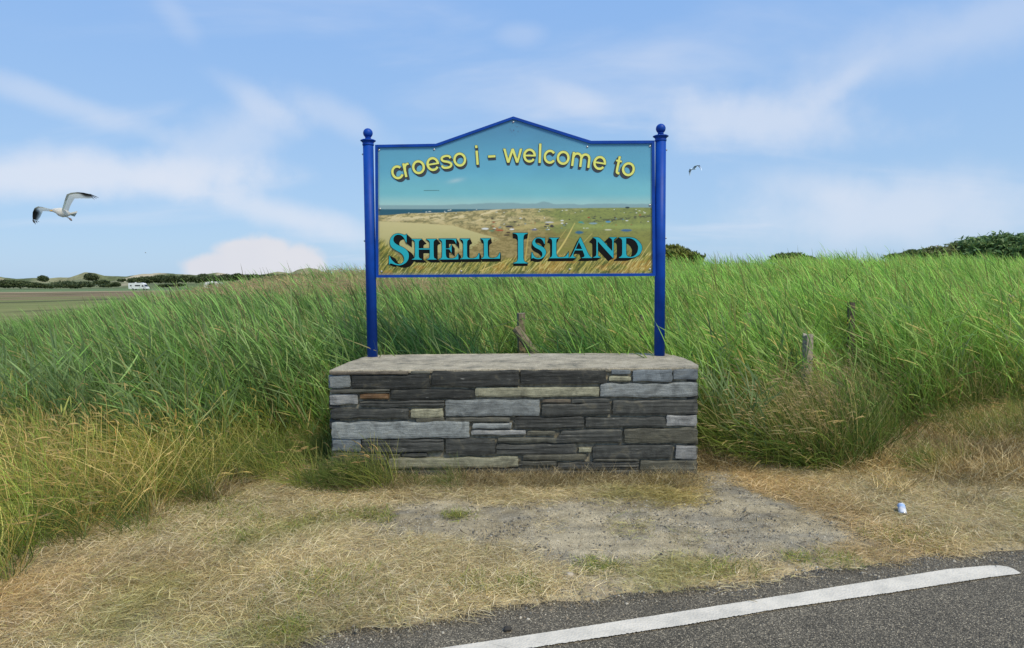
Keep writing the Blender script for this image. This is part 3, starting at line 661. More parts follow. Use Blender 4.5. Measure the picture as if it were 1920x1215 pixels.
def chip(seed, n=14):
    g = random.Random(seed); V, F, C = [], [], []
    for s in range(n):
        x, y = g.gauss(0, .07), g.gauss(0, .07); r = g.choice([.0025, .003, .003, .004, .005, .008]) * g.uniform(.7, 1.3); b = len(V); a0 = g.uniform(0, 6)
        c = np.array(g.choice([(.34, .31, .25), (.42, .38, .30), (.19, .185, .165), (.60, .56, .47), (.38, .32, .24)])); h = r * g.uniform(.3, .8)
        for k in range(5):
            a = a0 + k * 1.2566; q = r * g.uniform(.7, 1.25); V.append(np.array((x + q * math.cos(a), y + q * math.sin(a), -.002)))
        for k in range(5):
            p = V[b + k]; V.append(np.array((x + (p[0] - x) * .7, y + (p[1] - y) * .7, h * g.uniform(.7, 1.2))))
        C += [c] * 10; F.append(tuple(b + 5 + k for k in range(5)))
        for k in range(5): F.append((b + k, b + (k + 1) % 5, b + 5 + (k + 1) % 5, b + 5 + k))
    return V, F, C
variant_collection('stone_chips', [chip(400 + i) for i in range(6)], M_veg)

def scatter(name, variants, pts, tint, scale, rotz, tilt=None, label=None, cat=None):
    n = len(pts); me = bpy.data.meshes.new(name); me.from_pydata(pts.tolist(), [], [])
    c, nv = VEGCOL[variants]
    a = me.attributes.new('idx', 'INT', 'POINT'); a.data.foreach_set('value', RNG.integers(0, nv, n).astype(np.int32))
    a = me.attributes.new('scl', 'FLOAT', 'POINT'); a.data.foreach_set('value', np.asarray(scale, np.float32))
    rot = np.zeros((n, 3), np.float32); rot[:, 2] = rotz
    if tilt is not None: rot[:, :2] = tilt
    a = me.attributes.new('rot', 'FLOAT_VECTOR', 'POINT'); a.data.foreach_set('vector', rot.ravel())
    a = me.attributes.new('tint', 'FLOAT_VECTOR', 'POINT'); a.data.foreach_set('vector', np.asarray(tint, np.float32).ravel())
    o = bpy.data.objects.new(name, me); COL.objects.link(o); tag(o, label, cat, kind='stuff')
    ng = bpy.data.node_groups.new(name + '_scatter', 'GeometryNodeTree')
    ng.interface.new_socket('Geometry', in_out='INPUT', socket_type='NodeSocketGeometry'); ng.interface.new_socket('Geometry', in_out='OUTPUT', socket_type='NodeSocketGeometry')
    N = ng.nodes.new; L = ng.links.new; gi = N('NodeGroupInput'); go = N('NodeGroupOutput'); ip = N('GeometryNodeInstanceOnPoints'); ci = N('GeometryNodeCollectionInfo')
    ci.inputs['Collection'].default_value = c; ci.inputs['Separate Children'].default_value = True; ci.inputs['Reset Children'].default_value = True
    def attr(nm, t):
        x = N('GeometryNodeInputNamedAttribute'); x.data_type = t; x.inputs['Name'].default_value = nm
        return [s for s in x.outputs if s.enabled and s.name == 'Attribute'][0]
    L(gi.outputs[0], ip.inputs['Points']); L(ci.outputs[0], ip.inputs['Instance']); ip.inputs['Pick Instance'].default_value = True
    L(attr('idx', 'INT'), ip.inputs['Instance Index'])
    er = N('FunctionNodeEulerToRotation'); L(attr('rot', 'FLOAT_VECTOR'), er.inputs[0]); L(er.outputs[0], ip.inputs['Rotation'])
    L(attr('scl', 'FLOAT'), ip.inputs['Scale']); L(ip.outputs[0], go.inputs[0])
    md = o.modifiers.new('scatter', 'NODES'); md.node_group = ng
    return o
def sample(n, x0, x1, y0, y1, dens):
    x = RNG.uniform(x0, x1, n); y = RNG.uniform(y0, y1, n); k = RNG.random(n) < dens(x, y); x, y = x[k], y[k]
    z = height(x, y); return np.stack([x, y, z], -1)
PX0, PX1, PY0, PY1 = -1.53, 1.53, 5.66, 7.0     # the plinth's footprint
def off_plinth(x, y, m=.05): return ~((x > PX0 - m) & (x < PX1 + m) & (y > PY0 - m) & (y < PY1 + m))
def clear_posts(x, y, hw=.16):
    k = np.ones(np.shape(x), bool)
    for px, py, D, dy, w in [(977, 587, 8.7, 1.5, .2), (1000, 640, 8.5, 1.3, .22), (1512, 627, 7.0, 1.3, .17), (1597, 567, 9.6, 2.8, .21), (1205, 590, 9.6, 1.6, .16), (1402, 588, 9.3, 1.2, .14), (1899, 553, 11, 2.0, .18)]:
        cx = at_y(px, py, D).x; q = x - cx * y / D; k &= ~((q > -w * .8) & (q < w * 2.6) & (y > D - dy) & (y < D + .2))
    return k
ridge_keep = lambda x, y: (np.abs(x) < y * .86 + 3)

# reeds ---------------------------------------------------------------
def reed_d(x, y):
    gr, lt, rt = masks(x, y)
    front_l = ss(5.7, 6.9, y + (x + 2) * .12 + (fbm(x * .8, y * .8, 71) - .5) * 1.2)
    d = np.where(x < 0, lt * front_l, rt * ss(5.95, 6.9, y - np.maximum(x - 3.2, 0) * .08 + (fbm(x, y, 72) - .5)))
    mid = (np.abs(x) < 1.9) & (y > 7.15); d = np.where(mid, 1.0, d)
    dens = .35 + .65 * (1 - ss(14, 24, y)); 
    return d * dens * off_plinth(x, y, .12) * clear_posts(x, y) * ridge_keep(x, y) * (1 - ss(29, 31, y))
P = sample(60000, -26, 26, 4.5, 31, reed_d)
x, y = P[:, 0], P[:, 1]; n = len(P)
px_, py_, _ = proj(x, y, P[:, 2] + 1.0)
lr = ss(-3, 4, x / np.maximum(y, 1) * 8)
tint = mixc((.98, 1.08, .86), (1.36, 1.5, .88), lr) * (.75 + .5 * fbm(x * .5, y * .5, 75))[:, None] * (1 + .22 * RNG.standard_normal(n))[:, None].clip(.5, 1.5)
tint *= (1 + .25 * ss(10, 22, y))[:, None]
keep = ~((px_ > 330) & (px_ < 1050) & (y > 13.5) & (y < 24) & (fbm(x * .35, y * .35, 78) > .44) & (RNG.random(n) < .85))
hs = (.78 + .32 * fbm(x * .6, y * .6, 76)) * (1 + .08 * RNG.standard_normal(n)); hs = hs * (1 - .26 * ss(-.42, -.66, x / y) * (1 - ss(12, 18, y)))
scatter('reeds', 'reed_tuft', P[keep], tint[keep], hs[keep] * 1.0, RNG.normal(0, .5, n)[keep], label='tall green reeds bent leftwards by the wind behind the sign', cat='reeds')
Pd = sample(16000, -14, 12, 13.5, 24, lambda x, y: .9 * ((proj(x, y, height(x, y) + .8)[0] > 340) & (proj(x, y, height(x, y) + .8)[0] < 1050) & (fbm(x * .35, y * .35, 78) > .47) & (y > 15.5)))
scatter('dry_reeds', 'dry_reed_tuft', Pd, np.ones((len(Pd), 3)) * (.9 + .3 * RNG.random(len(Pd)))[:, None], 1.3 + .35 * RNG.random(len(Pd)), RNG.normal(0, .4, len(Pd)), label='straw coloured patch of flowering grass among the green reeds', cat='grass')

def verge(x, y): return (y > road_y(x) + .015) & (y < 8.5)
def broad_reed(seed):
    g = random.Random(seed); V, F, C = [], [], []
    for s_ in range(3):
        H = g.uniform(.75, 1.1); pts = curve_pts((g.gauss(0, .12), g.gauss(0, .12), -.05), (g.gauss(-.08, .12), g.gauss(0, .08), 1), H, 5, (-1, 0, 0), .15); gr = np.array((.23, .33, .13)) * g.uniform(.8, 1.2)
        strip(V, F, C, pts, .007, gr, np.array([0, -1, 0.]), .3)
        for j in range(8):
            t = .3 + .68 * j / 8; q = t * 5; i = min(int(q), 4); p = pts[i] * (1 - (q - i)) + pts[i + 1] * (q - i); az = g.uniform(0, 6.28); el = g.uniform(.5, 1.25)
            strip(V, F, C, curve_pts(p, (math.cos(az) * math.cos(el), math.sin(az) * math.cos(el) * .5, math.sin(el)), g.uniform(.22, .38), 4, (g.gauss(-.3, .6), 0, -.4), g.uniform(.1, .6)), g.uniform(.013, .022), gr * g.uniform(.75, 1.3), np.array([g.gauss(0, .3), -1, g.gauss(.2, .4)]), .04)
    return V, F, C
variant_collection('broad_reed', [broad_reed(600 + i) for i in range(4)], M_reed)
P = sample(1500, -5.5, 6.5, 5.9, 7.6, lambda x, y: np.maximum(masks(x, y)[1], masks(x, y)[2]) * ss(.5, .62, fbm(x * 1.1, y * .8, 310)) * off_plinth(x, y, .15) * .28 * clear_posts(x, y)); n = len(P)
scatter('broad_reeds', 'broad_reed', P, np.ones((n, 3)) * (.8 + .4 * RNG.random(n))[:, None], .75 + .35 * RNG.random(n), RNG.normal(0, 1, n), label='pale broad leaved reeds at the front of the reed bed', cat='reeds')
# golden and green grass ------------------------------------------------
def gold_d(x, y):
    gr, lt, rt = masks(x, y); nz = fbm(x * .9, y * .9, 81)
    d = lt * (1 - ss(7.0, 8.2, y)) * ss(.36, .56, nz) * (x < 0)
    d2 = rt * (x > 1.9) * (1 - ss(6.9, 8.4, y - np.maximum(x - 3.2, 0) * .3)) * ss(.38, .55, fbm(x * 1.4, y * 1.4, 82))
    return np.clip(d + d2 * .4, 0, 1) * (1 - gr) * off_plinth(x, y, .22)
P = sample(5200, -8, 8, 2.4, 9, gold_d); n = len(P); x, y = P[:, 0], P[:, 1]
t = np.clip(ss(3.6, 5.8, y + (x + 3) * .3 + (fbm(x * 1.2, y * 1.2, 83) - .5) * 2), 0, 1)
tint = mixc((1.7, 1.55, 1.35), (.95, 1.08, .62), t) * (.8 + .45 * RNG.random(n))[:, None]
v1 = fbm(x * 1.6, y * 1.6, 181); v2 = fbm(x * 2.4 + 9, y * 2.4, 182)
tint = mixc(tint, tint * np.array((.62, .95, .55)), ss(.5, .66, v1)); tint = mixc(tint, tint * np.array((1.15, .78, .62)), ss(.5, .64, v2)); tint = mixc(tint, np.array((1.6, 1.5, 1.35)) * np.ones((n, 3)), ss(.56, .68, fbm(x * 1.3, y * 1.3, 183)) * .6)
scatter('golden_grass', 'gold_tuft', P, tint, (.42 + .85 * fbm(x * 1.5, y * 1.5, 84)) * (1 + .18 * RNG.standard_normal(n)) * np.where(x > 0, .85, 1.0), RNG.normal(0, .6, n), label='seeding golden grass leaning over the verge edges', cat='grass')
def green_d(x, y):
    gr, lt, rt = masks(x, y)
    d = np.maximum(lt * (.35 + .65 * ss(3.9, 5.2, y + (x + 3) * .3)), rt) * (1 - ss(7.5, 9, y)) * .95
    skirt = (np.abs(y - 5.5) < .16) * (x > -1.75) * (x < -.9) * .9
    return np.clip(d + skirt, 0, 1) * (1 - gr) * off_plinth(x, y, .08)
cg = at_z(640, 912, 0); ck = [(cg.x + random.gauss(0, .10), cg.y + random.gauss(0, .05)) for _ in range(26)] + [(at_z(random.uniform(600, 860), random.uniform(905, 915), 0).x, 5.45 + random.gauss(0, .05)) for _ in range(22)]
P = np.array([(a, b, 0.01) for a, b in ck if b < 5.62]); scatter('corner_tuft', 'green_tuft', P, np.ones((len(P), 3)) * .85, .45 + .4 * RNG.random(len(P)) - .15 * (P[:, 0] > -1.1), RNG.uniform(-2, 2, len(P)), label='dark green tuft growing against the left corner of the plinth', cat='grass')
P = sample(5500, -8, 8, 2.4, 9, green_d); n = len(P); x, y = P[:, 0], P[:, 1]
scatter('green_grass', 'green_tuft', P, mixc((1, 1, 1), (1.5, 1.25, 1.1), ss(.45, .65, fbm(x * 1.3, y * 1.3, 85))) * (.7 + .5 * RNG.random(n))[:, None], .6 + .6 * fbm(x * 2, y * 2, 86), RNG.uniform(-.9, .9, n), label='fine green grass growing low at the foot of the reeds', cat='grass')
P = sample(2600, 2.6, 8, 5.2, 8.2, lambda x, y: verge(x, y) * ss(5.3, 6.2, y) * ss(.5, .62, fbm(x * 1.6, y * 1.9, 191)) * .8); n = len(P)
scatter('verge_tufts', 'green_tuft', P, mixc((.9, 1.0, .9), (1.8, 1.35, 1.2), RNG.random(n)) * (.7 + .5 * RNG.random(n))[:, None], .35 + .5 * RNG.random(n), RNG.uniform(-.9, .9, n), label='green tufts pushing through dead grass on the right verge', cat='grass')
P = sample(2600, 1.7, 7.5, 5.7, 8.4, lambda x, y: masks(x, y)[2] * (1 - ss(7.6, 8.4, y)) * off_plinth(x, y, .1)); n = len(P)
x_, y_ = P[:, 0], P[:, 1]
scatter('lush_grass', 'green_tuft', P, mixc((.7, .85, .7), (1.3, 1.25, 1.0), RNG.random(n)), (.7 + 1.1 * RNG.random(n)) * (.75 + .5 * fbm(x_ * 2, y_ * 2, 301)), RNG.uniform(-1.2, .9, n), label='deep green long grass in the hollow right of the plinth', cat='grass')
P = sample(1300, 1.9, 5.2, 5.8, 7.4, lambda x, y: .9 * masks(x, y)[2] * ss(.46, .6, fbm(x * 2.1, y * 2.1, 88))); n = len(P)
scatter('dry_stalks', 'tall_dry_tuft', P, np.ones((n, 3)) * (.9 + .7 * RNG.random(n))[:, None], .5 + .45 * RNG.random(n), RNG.normal(0, .5, n), label='tall dead grass stalks among the green right of the plinth', cat='grass')

# mats of dead grass
def straw_d(x, y):
    gr, lt, rt = masks(x, y); bare = ss(.60, .72, fbm(x * 2.2, y * 2.2, 41))
    return verge(x, y - .05) * (1 - gr * .99) * (1 - .75 * np.maximum(lt, rt)) * (1 - .8 * bare) * off_plinth(x, y, 0) * (np.abs(x) < y * .85 + .6)
P = sample(26000, -6.5, 6.5, 2.3, 8.2, straw_d); n = len(P); x, y = P[:, 0], P[:, 1]
w = fbm(x * 1.1, y * 1.1, 44)
tint = mixc((1.18, 1.18, 1.15), (.75, .86, .5), ss(.54, .76, w) * .75) * (.7 + .6 * fbm(x * 4, y * 4, 90))[:, None]
tint = mixc(tint, tint * np.array((.97, .86, .74)), ss(.5, .75, fbm(x * .6, y * .6, 43)))
scatter('dead_grass', 'straw_mat', P, tint, .75 + .5 * RNG.random(n), RNG.uniform(0, 6.28, n), label='flattened straw coloured grass covering the verge', cat='grass')
def brown_d(x, y):
    gr, lt, rt = masks(x, y)
    skirt = (y > 5.28 + .12 * fbm(x * 2, y * 0, 91)) & (y < 5.68) & (np.abs(x) < 1.6)
    right = ss(2.6, 3.4, x) * ss(5.0, 5.6, y + (fbm(x, y, 92) - .5)) * (1 - .9 * rt) * (.25 + .75 * ss(.4, .6, fbm(x * 2.2, y * 2.2, 97)))
    pr = ss(1.55, 1.8, x) * ss(5.75, 6.1, y) * (1 - rt)
    left = (1 - ss(-1.5, -1.9, x * 0 - 2)) * 0 + ss(-1.2, -2.0, x) * ss(4.3, 5.2, y) * ss(.55, .7, fbm(x * 1.7, y * 1.7, 93)) * .3
    return verge(x, y) * np.clip(skirt * .95 + right * .8 + pr * .7 + left, 0, 1) * (1 - gr) * off_plinth(x, y, 0)
P = sample(12000, -4.5, 7, 4.0, 8.2, brown_d); n = len(P); x, y = P[:, 0], P[:, 1]
tint = mixc((1, 1, 1), (1.9, 1.8, 1.55), ss(1.6, 2.6, np.abs(x)) * ss(.35, .6, fbm(x * 1.9, y * 1.9, 98))) * (.65 + .5 * fbm(x * 3, y * 3, 94))[:, None]
scatter('brown_grass', 'brown_mat', P, tint, .6 + .5 * RNG.random(n) - .38 * ((np.abs(x) < 1.62) & (y < 5.7)), RNG.uniform(0, 6.28, n), label='matted brown dead grass along the plinth foot and right verge', cat='grass')
spots = [(850, 972, .05), (680, 975, .16), (910, 1097, .13), (975, 1107, .10), (1130, 1071, .09), (620, 1140, .35), (640, 1100, .25), (1560, 1058, .2), (1430, 1078, .25), (230, 980, .5), (330, 940, .4), (1700, 1010, .2), (560, 1090, .25), (420, 960, .3), (520, 1195, .12), (250, 985, .6), (400, 980, .6), (520, 985, .4), (560, 905, .4), (450, 900, .35), (640, 912, .22), (660, 905, .2)]
pp = []
for px, py, r in spots:
    c = at_z(px, py, 0)
    for _ in range(int(5 + r * 38)): a = random.uniform(0, 6.28); q = r * math.sqrt(random.random()); pp.append((c.x + q * math.cos(a) * 1.4, c.y + q * math.sin(a) * .8))
pp = np.array(pp); pp = pp[pp[:, 1] > road_y(pp[:, 0])]; P = np.concatenate([pp, height(pp[:, 0], pp[:, 1])[:, None]], 1); n = len(P)
scatter('green_sprigs', 'olive_mat', P, np.array((1.35, 1.2, .95)) * (.7 + .6 * RNG.random(n))[:, None], .45 + .55 * RNG.random(n), RNG.uniform(0, 6.28, n), label='small green patches surviving in the dead grass', cat='grass')
def chip_d(x, y):
    gr, lt, rt = masks(x, y); edge = np.exp(-((y - road_y(x)) / .12) ** 2)
    return np.clip(gr * (.25 + .75 * ss(.4, .6, fbm(x * 3, y * 5, 96))) + edge * .6, 0, 1) * off_plinth(x, y, 0)
P = sample(16000, -3, 5, 2.9, 6.4, chip_d); n = len(P); P[:, 2] = np.where(P[:, 1] < road_y(P[:, 0]), .004, P[:, 2])
scatter('gravel', 'stone_chips', P, np.ones((n, 3)) * (.75 + .5 * RNG.random(n))[:, None], (.45 + .75 * RNG.random(n) ** 2), RNG.uniform(0, 6.28, n), label='loose slate chips and gravel on the bare patch', cat='gravel')

P = sample(700, -3, 5, 2.9, 6.2, lambda x, y: np.clip(masks(x, y)[0] * .9 + .25 * np.exp(-((y - road_y(x) + .12) / .2) ** 2), 0, 1) * off_plinth(x, y, 0)); n = len(P); P[:, 2] = np.where(P[:, 1] < road_y(P[:, 0]), .008, P[:, 2] + .002)
variant_collection('litter_bits', [mat_clump(500 + i, 4, .02, .09, .09, [(.10, .08, .05), (.5, .42, .26), (.16, .12, .08)], .005, .1) for i in range(5)], M_veg)
scatter('plant_litter', 'litter_bits', P, np.ones((n, 3)), .5 + .8 * RNG.random(n), RNG.uniform(0, 6.28, n), label='broken stalks and twigs lying on the gravel and road edge', cat='litter')
# ------------------------------------------------------------------ the slate plinth
YF = 5.72
plinth = empty('stone_plinth', (0, YF, 0)); tag(plinth, 'low dry laid slate plinth with a concrete top that carries the sign', 'plinth')
def wp(px, py): p = at_y(px, py, YF); return p.x, p.z
ZT = wp(963, 692)[1]; XL = wp(619, 760)[0]; XR = wp(1308, 760)[0]; DEP = 1.2
cD, cM, cL, cG, cB, cP = (.027, .029, .0275), (.078, .080, .068), (.20, .222, .228), (.235, .235, .17), (.13, .075, .035), (.225, .235, .24)
cDM = (.050, .0535, .051); cMG = (.088, .088, .070); cLB = (.14, .165, .185); cMB = (.11, .095, .075)
A, B = 0, 1   # which enlarged crop the numbers were read from
ST = [(A, 88, 198, 748, 232, cMB), (A, 765, 200, 930, 230, cM), (A, 948, 200, 1678, 330, cD), (B, 118, 192, 838, 310, cD), (B, 885, 190, 1045, 230, cLB), (B, 865, 250, 1050, 290, cG),
      (B, 1065, 190, 1392, 290, cLB), (B, 1405, 185, 1610, 272, cLB), (A, 82, 242, 258, 345, cL), (A, 268, 242, 928, 350, cD), (A, 90, 362, 590, 388, cM), (A, 1310, 345, 2355, 415, cG),
      (B, 790, 312, 1610, 420, cL), (A, 600, 365, 1305, 440, cD), (A, 82, 405, 320, 485, cP), (A, 340, 400, 585, 440, cB), (A, 340, 460, 1050, 500, cDM), (A, 1058, 450, 1853, 582, cL),
      (B, 300, 445, 545, 472, cMB), (B, 550, 440, 870, 474, cDM), (B, 298, 480, 875, 575, cDM), (B, 895, 455, 1610, 570, cDM), (A, 95, 525, 750, 600, cDM), (A, 770, 520, 1040, 592, cG),
      (A, 815, 597, 1050, 632, cMG), (A, 1060, 598, 1605, 632, cM), (A, 100, 638, 1260, 765, cL), (A, 1290, 648, 1618, 686, cL), (A, 1275, 705, 1738, 742, cP), (B, 68, 592, 650, 685, cDM),
      (B, 665, 600, 1340, 672, cDM), (B, 1350, 580, 1605, 670, cP), (B, 175, 712, 415, 742, cMG), (A, 1500, 772, 2000, 808, cM), (B, 430, 705, 970, 802, cDM), (B, 990, 690, 1612, 805, cMG),
      (A, 105, 780, 345, 880, cLB), (A, 355, 785, 1045, 880, cDM), (A, 1060, 775, 1480, 905, cDM), (A, 1485, 825, 2165, 905, cDM), (B, 608, 850, 712, 892, cG), (B, 725, 835, 1400, 940, cDM),
      (B, 1425, 835, 1600, 940, cP), (A, 130, 900, 565, 1005, cMG), (A, 580, 905, 682, 932, cMG), (A, 690, 898, 905, 926, cDM), (A, 585, 938, 1675, 1012, cG), (B, 140, 910, 675, 955, cMG),
      (B, 105, 966, 420, 998, cM), (B, 430, 975, 1115, 1035, cDM), (B, 730, 946, 1110, 968, cM), (B, 1130, 960, 1600, 1072, cMG), (A, 110, 1018, 500, 1040, cMG), (A, 250, 1048, 505, 1150, cDM),
      (A, 515, 1042, 1145, 1150, cDM), (A, 1155, 1028, 1965, 1150, cDM), (B, 302, 1030, 336, 1130, cM), (B, 350, 1048, 1120, 1140, cDM), (B, 1130, 1082, 1600, 1180, cMG), (A, 82, 1048, 240, 1150, cM),
      (A, 100, 1160, 900, 1240, cDM), (A, 915, 1160, 1700, 1240, cM), (B, 180, 1150, 1110, 1240, cDM), (B, 1125, 1190, 1600, 1250, cM), (A, 1270, 770, 1480 - 0, 771, None)]
def make_stone(x0, x1, z0, z1, proud, col, seed, depth=.10, M=None, layered=True, slant=0):
    g = random.Random(seed); L = x1 - x0; H = z1 - z0; strat = g.choice([.003, .005, .007, .012])
    nx = max(3, min(34, int(L / .03))); nz = max(4, min(8, int(H / .014) + 1)); V = []; F = []
    jt = [g.uniform(-1, 1) for _ in range(60)]
    for j in range(nz + 1):
        for i in range(nx + 1):
            u = i / nx; w = j / nz; eu = min(u, 1 - u) * L; ew = min(w, 1 - w) * H
            x = x0 + u * L; z = z0 + w * H
            k = (vn(np.array([x * 11.0]), np.array([seed * 3.7 + (1 if w > .5 else 0) * 9]), 5)[0] - .5)
            z += k * min(.017, H * .28) * (abs(w - .5) * 2) * (1 if g.random() < 2 else 0)
            k2 = (vn(np.array([seed * 1.3 + (7 if u > .5 else 0)]), np.array([z * 60.0]), 6)[0] - .5); x += k2 * .012 * (abs(u - .5) * 2) ** 3 + slant * (w - .5) * .04 * (1 - u)
            if (i in (0, nx)) and (j in (0, nz)): x += (.003 if i == 0 else -.003); z += (.002 if j == 0 else -.002)
            y = -proud + (.004 if (i in (0, nx) or j in (0, nz)) else 0) 
            if layered: y += (vn(np.array([x * 3.0 + seed]), np.array([z * 70.0]), 7)[0] - .5) * strat
            y += (vn(np.array([x * 9.0]), np.array([z * 9.0 + seed]), 8)[0] - .5) * .005
            V.append((x, y, z))
    W_ = nx + 1
    for j in range(nz):
        for i in range(nx): a = j * W_ + i; F.append((a, a + 1, a + W_ + 1, a + W_))
    border = [i for i in range(nx)] + [nx + j * W_ for j in range(nz)] + [nz * W_ + i for i in range(nx, 0, -1)] + [j * W_ for j in range(nz, 0, -1)]
    b0 = len(V); V += [(V[i][0], depth - proud, V[i][2]) for i in border]; m = len(border)
    for k in range(m): F.append((border[(k + 1) % m], border[k], b0 + k, b0 + (k + 1) % m))
    if M is not None: V = [tuple(M @ Vector(v)) for v in V]
    jf = g.uniform(.85, 1.15)
    o = link_mesh('stone', V, F, M_slate, plinth); o.color = (*[c * jf for c in col], 1)
    return o
for k, (c, a, b, d, e, col) in enumerate(ST):
    if col is None: continue
    ox = 600 if c == A else 950
    x0, z1 = wp(ox + a / 4.5, 650 + b / 4.5); x1, z0 = wp(ox + d / 4.5, 650 + e / 4.5)
    z1 = min(z1, ZT - .012); x0 = max(x0, XL); x1 = min(x1, XR)
    g = random.Random(k); pale = col in (cL, cG, cP, cLB)
    make_stone(x0, x1, z0, z1, g.uniform(.004, .022), col, k + 1, layered=not pale, slant=2.2 if (c, a) == (B, 430) and b == 705 else 0)
# the sides and the back, coursed the same way
def course_face(M, length, seed):
    g = random.Random(seed); z = .02
    while z < ZT - .05:
        h = g.choice([.055, .075, .10, .12]); h = min(h, ZT - .014 - z); x = 0
        while x < length - .05:
            l = g.uniform(.22, .6)
            if length - x - l < .14: l = length - x
            make_stone(x + .004, x + l - .004, z + .005, z + h - .005, g.uniform(.0, .015), g.choice([cD, cDM, cDM, cM, cMG, cL, cLB, cG]), g.randint(1, 9999), .09, M)
            x += l
        z += h
course_face(Matrix.Translation((XR, .012, 0)) @ Matrix.Rotation(math.pi / 2, 4, 'Z'), DEP - .02, 5)
course_face(Matrix.Translation((XL, DEP - .012, 0)) @ Matrix.Rotation(-math.pi / 2, 4, 'Z'), DEP - .02, 6)
course_face(Matrix.Translation((XR, DEP, 0)) @ Matrix.Rotation(math.pi, 4, 'Z'), XR - XL, 7)
bm = bmesh.new(); add_box(bm, XL + .018, XR - .018, .023, DEP - .02, -.05, ZT - .02); bmesh.ops.subdivide_edges(bm, edges=bm.edges[:], cuts=14, use_grid_fill=True)
for v in bm.verts:
    if abs(v.co.y - .023) < 1e-4: v.co.y += (fbm(np.array([v.co.x * 9]), np.array([v.co.z * 20]), 99)[0] - .5) * .02
link_bm('mortar_core', bm, M_mortar, plinth)
def cap():
    pb = lambda px, py: (lambda p: (p.x, p.y - YF))(at_z(px, py, ZT))
    out = [(XL + .002, .004), (XR - .004, .002), pb(1309, 684), pb(1296, 677), pb(1278, 670), pb(1262, 665.5), pb(1243, 662), pb(1100, 662.3), pb(960, 663), pb(820, 664), pb(697, 665.5), pb(684, 669), pb(650, 680)]
    bm = bmesh.new(); dense = []
    for i in range(len(out)):
        a = Vector(out[i]); b = Vector(out[(i + 1) % len(out)]); n = max(1, int((b - a).length / .05))
        for k in range(n):
            p = a.lerp(b, k / n); j = .0035; dense.append((p.x + random.uniform(-j, j) * .6, p.y + random.uniform(-j, j) * (.8 if i == 0 else 1)))
    top = [bm.verts.new((x, y, ZT + random.uniform(-.002, .002))) for x, y in dense]; c = Vector((sum(p[0] for p in dense) / len(dense), sum(p[1] for p in dense) / len(dense)))
    mid = [bm.verts.new((x + (.003 if x < 0 else -.003) * -1, y - .003 * (1 if y < .5 else -1), ZT - .007)) for x, y in dense]; low = [bm.verts.new((x, y, ZT - .026)) for x, y in dense]
    n = len(dense); bm.faces.new(top); bm.faces.new(low[::-1])
    for A_, B_ in ((top, mid), (mid, low)):
        for i in range(n): bm.faces.new((A_[i], B_[i], B_[(i + 1) % n], A_[(i + 1) % n]))
    bmesh.ops.recalc_face_normals(bm, faces=bm.faces)
    link_bm('concrete_top', bm, M_conc, plinth)
cap()

# ------------------------------------------------------------------ the sign
BL = at_z(698.5, 668.5, ZT); BR = at_z(1236.5, 666.5, ZT)
smid = (BL + BR) / 2; syaw = math.atan2(BR.y - BL.y, BR.x - BL.x)
sign = empty('welcome_sign', (smid.x, smid.y, ZT), syaw); tag(sign, 'blue framed welcome sign with a painted dune landscape on two ball topped posts', 'sign')
SM = Matrix.Translation((smid.x, smid.y, ZT)) @ Matrix.Rotation(syaw, 4, 'Z'); SMi = SM.inverted()
nrm = SM.to_3x3() @ Vector((0, -1, 0))
def sp(px, py):
    d = Vector(ray(px, py)); o = Vector((0, 0, CAMZ)); t = (Vector((smid.x, smid.y, ZT)) - o).dot(nrm) / d.dot(nrm); q = SMi @ (o + d * t); return (q.x, q.z)
def post(px_base, px_top, py_top):
    xb = sp(*px_base)[0]; zt = sp(px_top, py_top)[1]
    bm = bmesh.new(); r = .0500; c = zt - .175
    add_lathe(bm, [(r, -.01), (r, c + .03)], 32, xb); p = link_bm('post', bm, M_blue, sign, True)
    bm = bmesh.new(); add_lathe(bm, [(r + .001, c + .008), (r + .005, c + .014), (r + .005, c + .026), (r + .002, c + .031), (r + .005, c + .040), (.066, c + .050), (.074, c + .055), (.074, c + .059), (.062, c + .066), (.033, c + .070)], 32, xb); link_bm('collar', bm, M_blue, p, True)
    bm = bmesh.new(); prof = [(.028, c + .069), (.028, c + .094), (.026, c + .098)]
    R_ = .046; cz = zt - R_
    for k in range(3, 15): a = -math.pi / 2 + math.pi * k / 15; prof.append((R_ * math.cos(a), cz + R_ * math.sin(a)))
    prof.append((.002, zt)); add_lathe(bm, prof, 28, xb); link_bm('ball_finial', bm, M_blue, p, True)
    # small bolt heads that hold the frame
    for zz, s in ((c - .07, -1 if xb < 0 else 1), (c - .9, -1 if xb < 0 else 1)):
        bm = bmesh.new(); add_lathe(bm, [(.009, 0), (.009, .008), (.005, .012)], 10, M=Matrix.Translation((xb + s * r, 0, zz)) @ Matrix.Rotation(s * math.pi / 2, 4, 'Y')); link_bm('bolt', bm, M_steel, p)
    return xb
xl = post((698.5, 668), 693, 240.5); xr = post((1236.5, 666), 1238, 232)
OUT = [sp(*p) for p in [(704.5, 272.5), (818, 270.5), (962.5, 219.5), (1108, 265), (1226.5, 264.5), (1228.5, 517.5), (705.5, 520.5)]]
INN = [sp(*p) for p in [(709.5, 277.5), (819, 275.5), (962.5, 224.5), (1107, 270.5), (1221.5, 270), (1223, 512.5), (710.5, 515.5)]]
bm = bmesh.new(); n = len(OUT); fr = {}
for nm, loop, yy in (('of', OUT, -.030), ('if', INN, -.030), ('ob', OUT, .012), ('ib', INN, .012)): fr[nm] = [bm.verts.new((x, yy, z)) for x, z in loop]
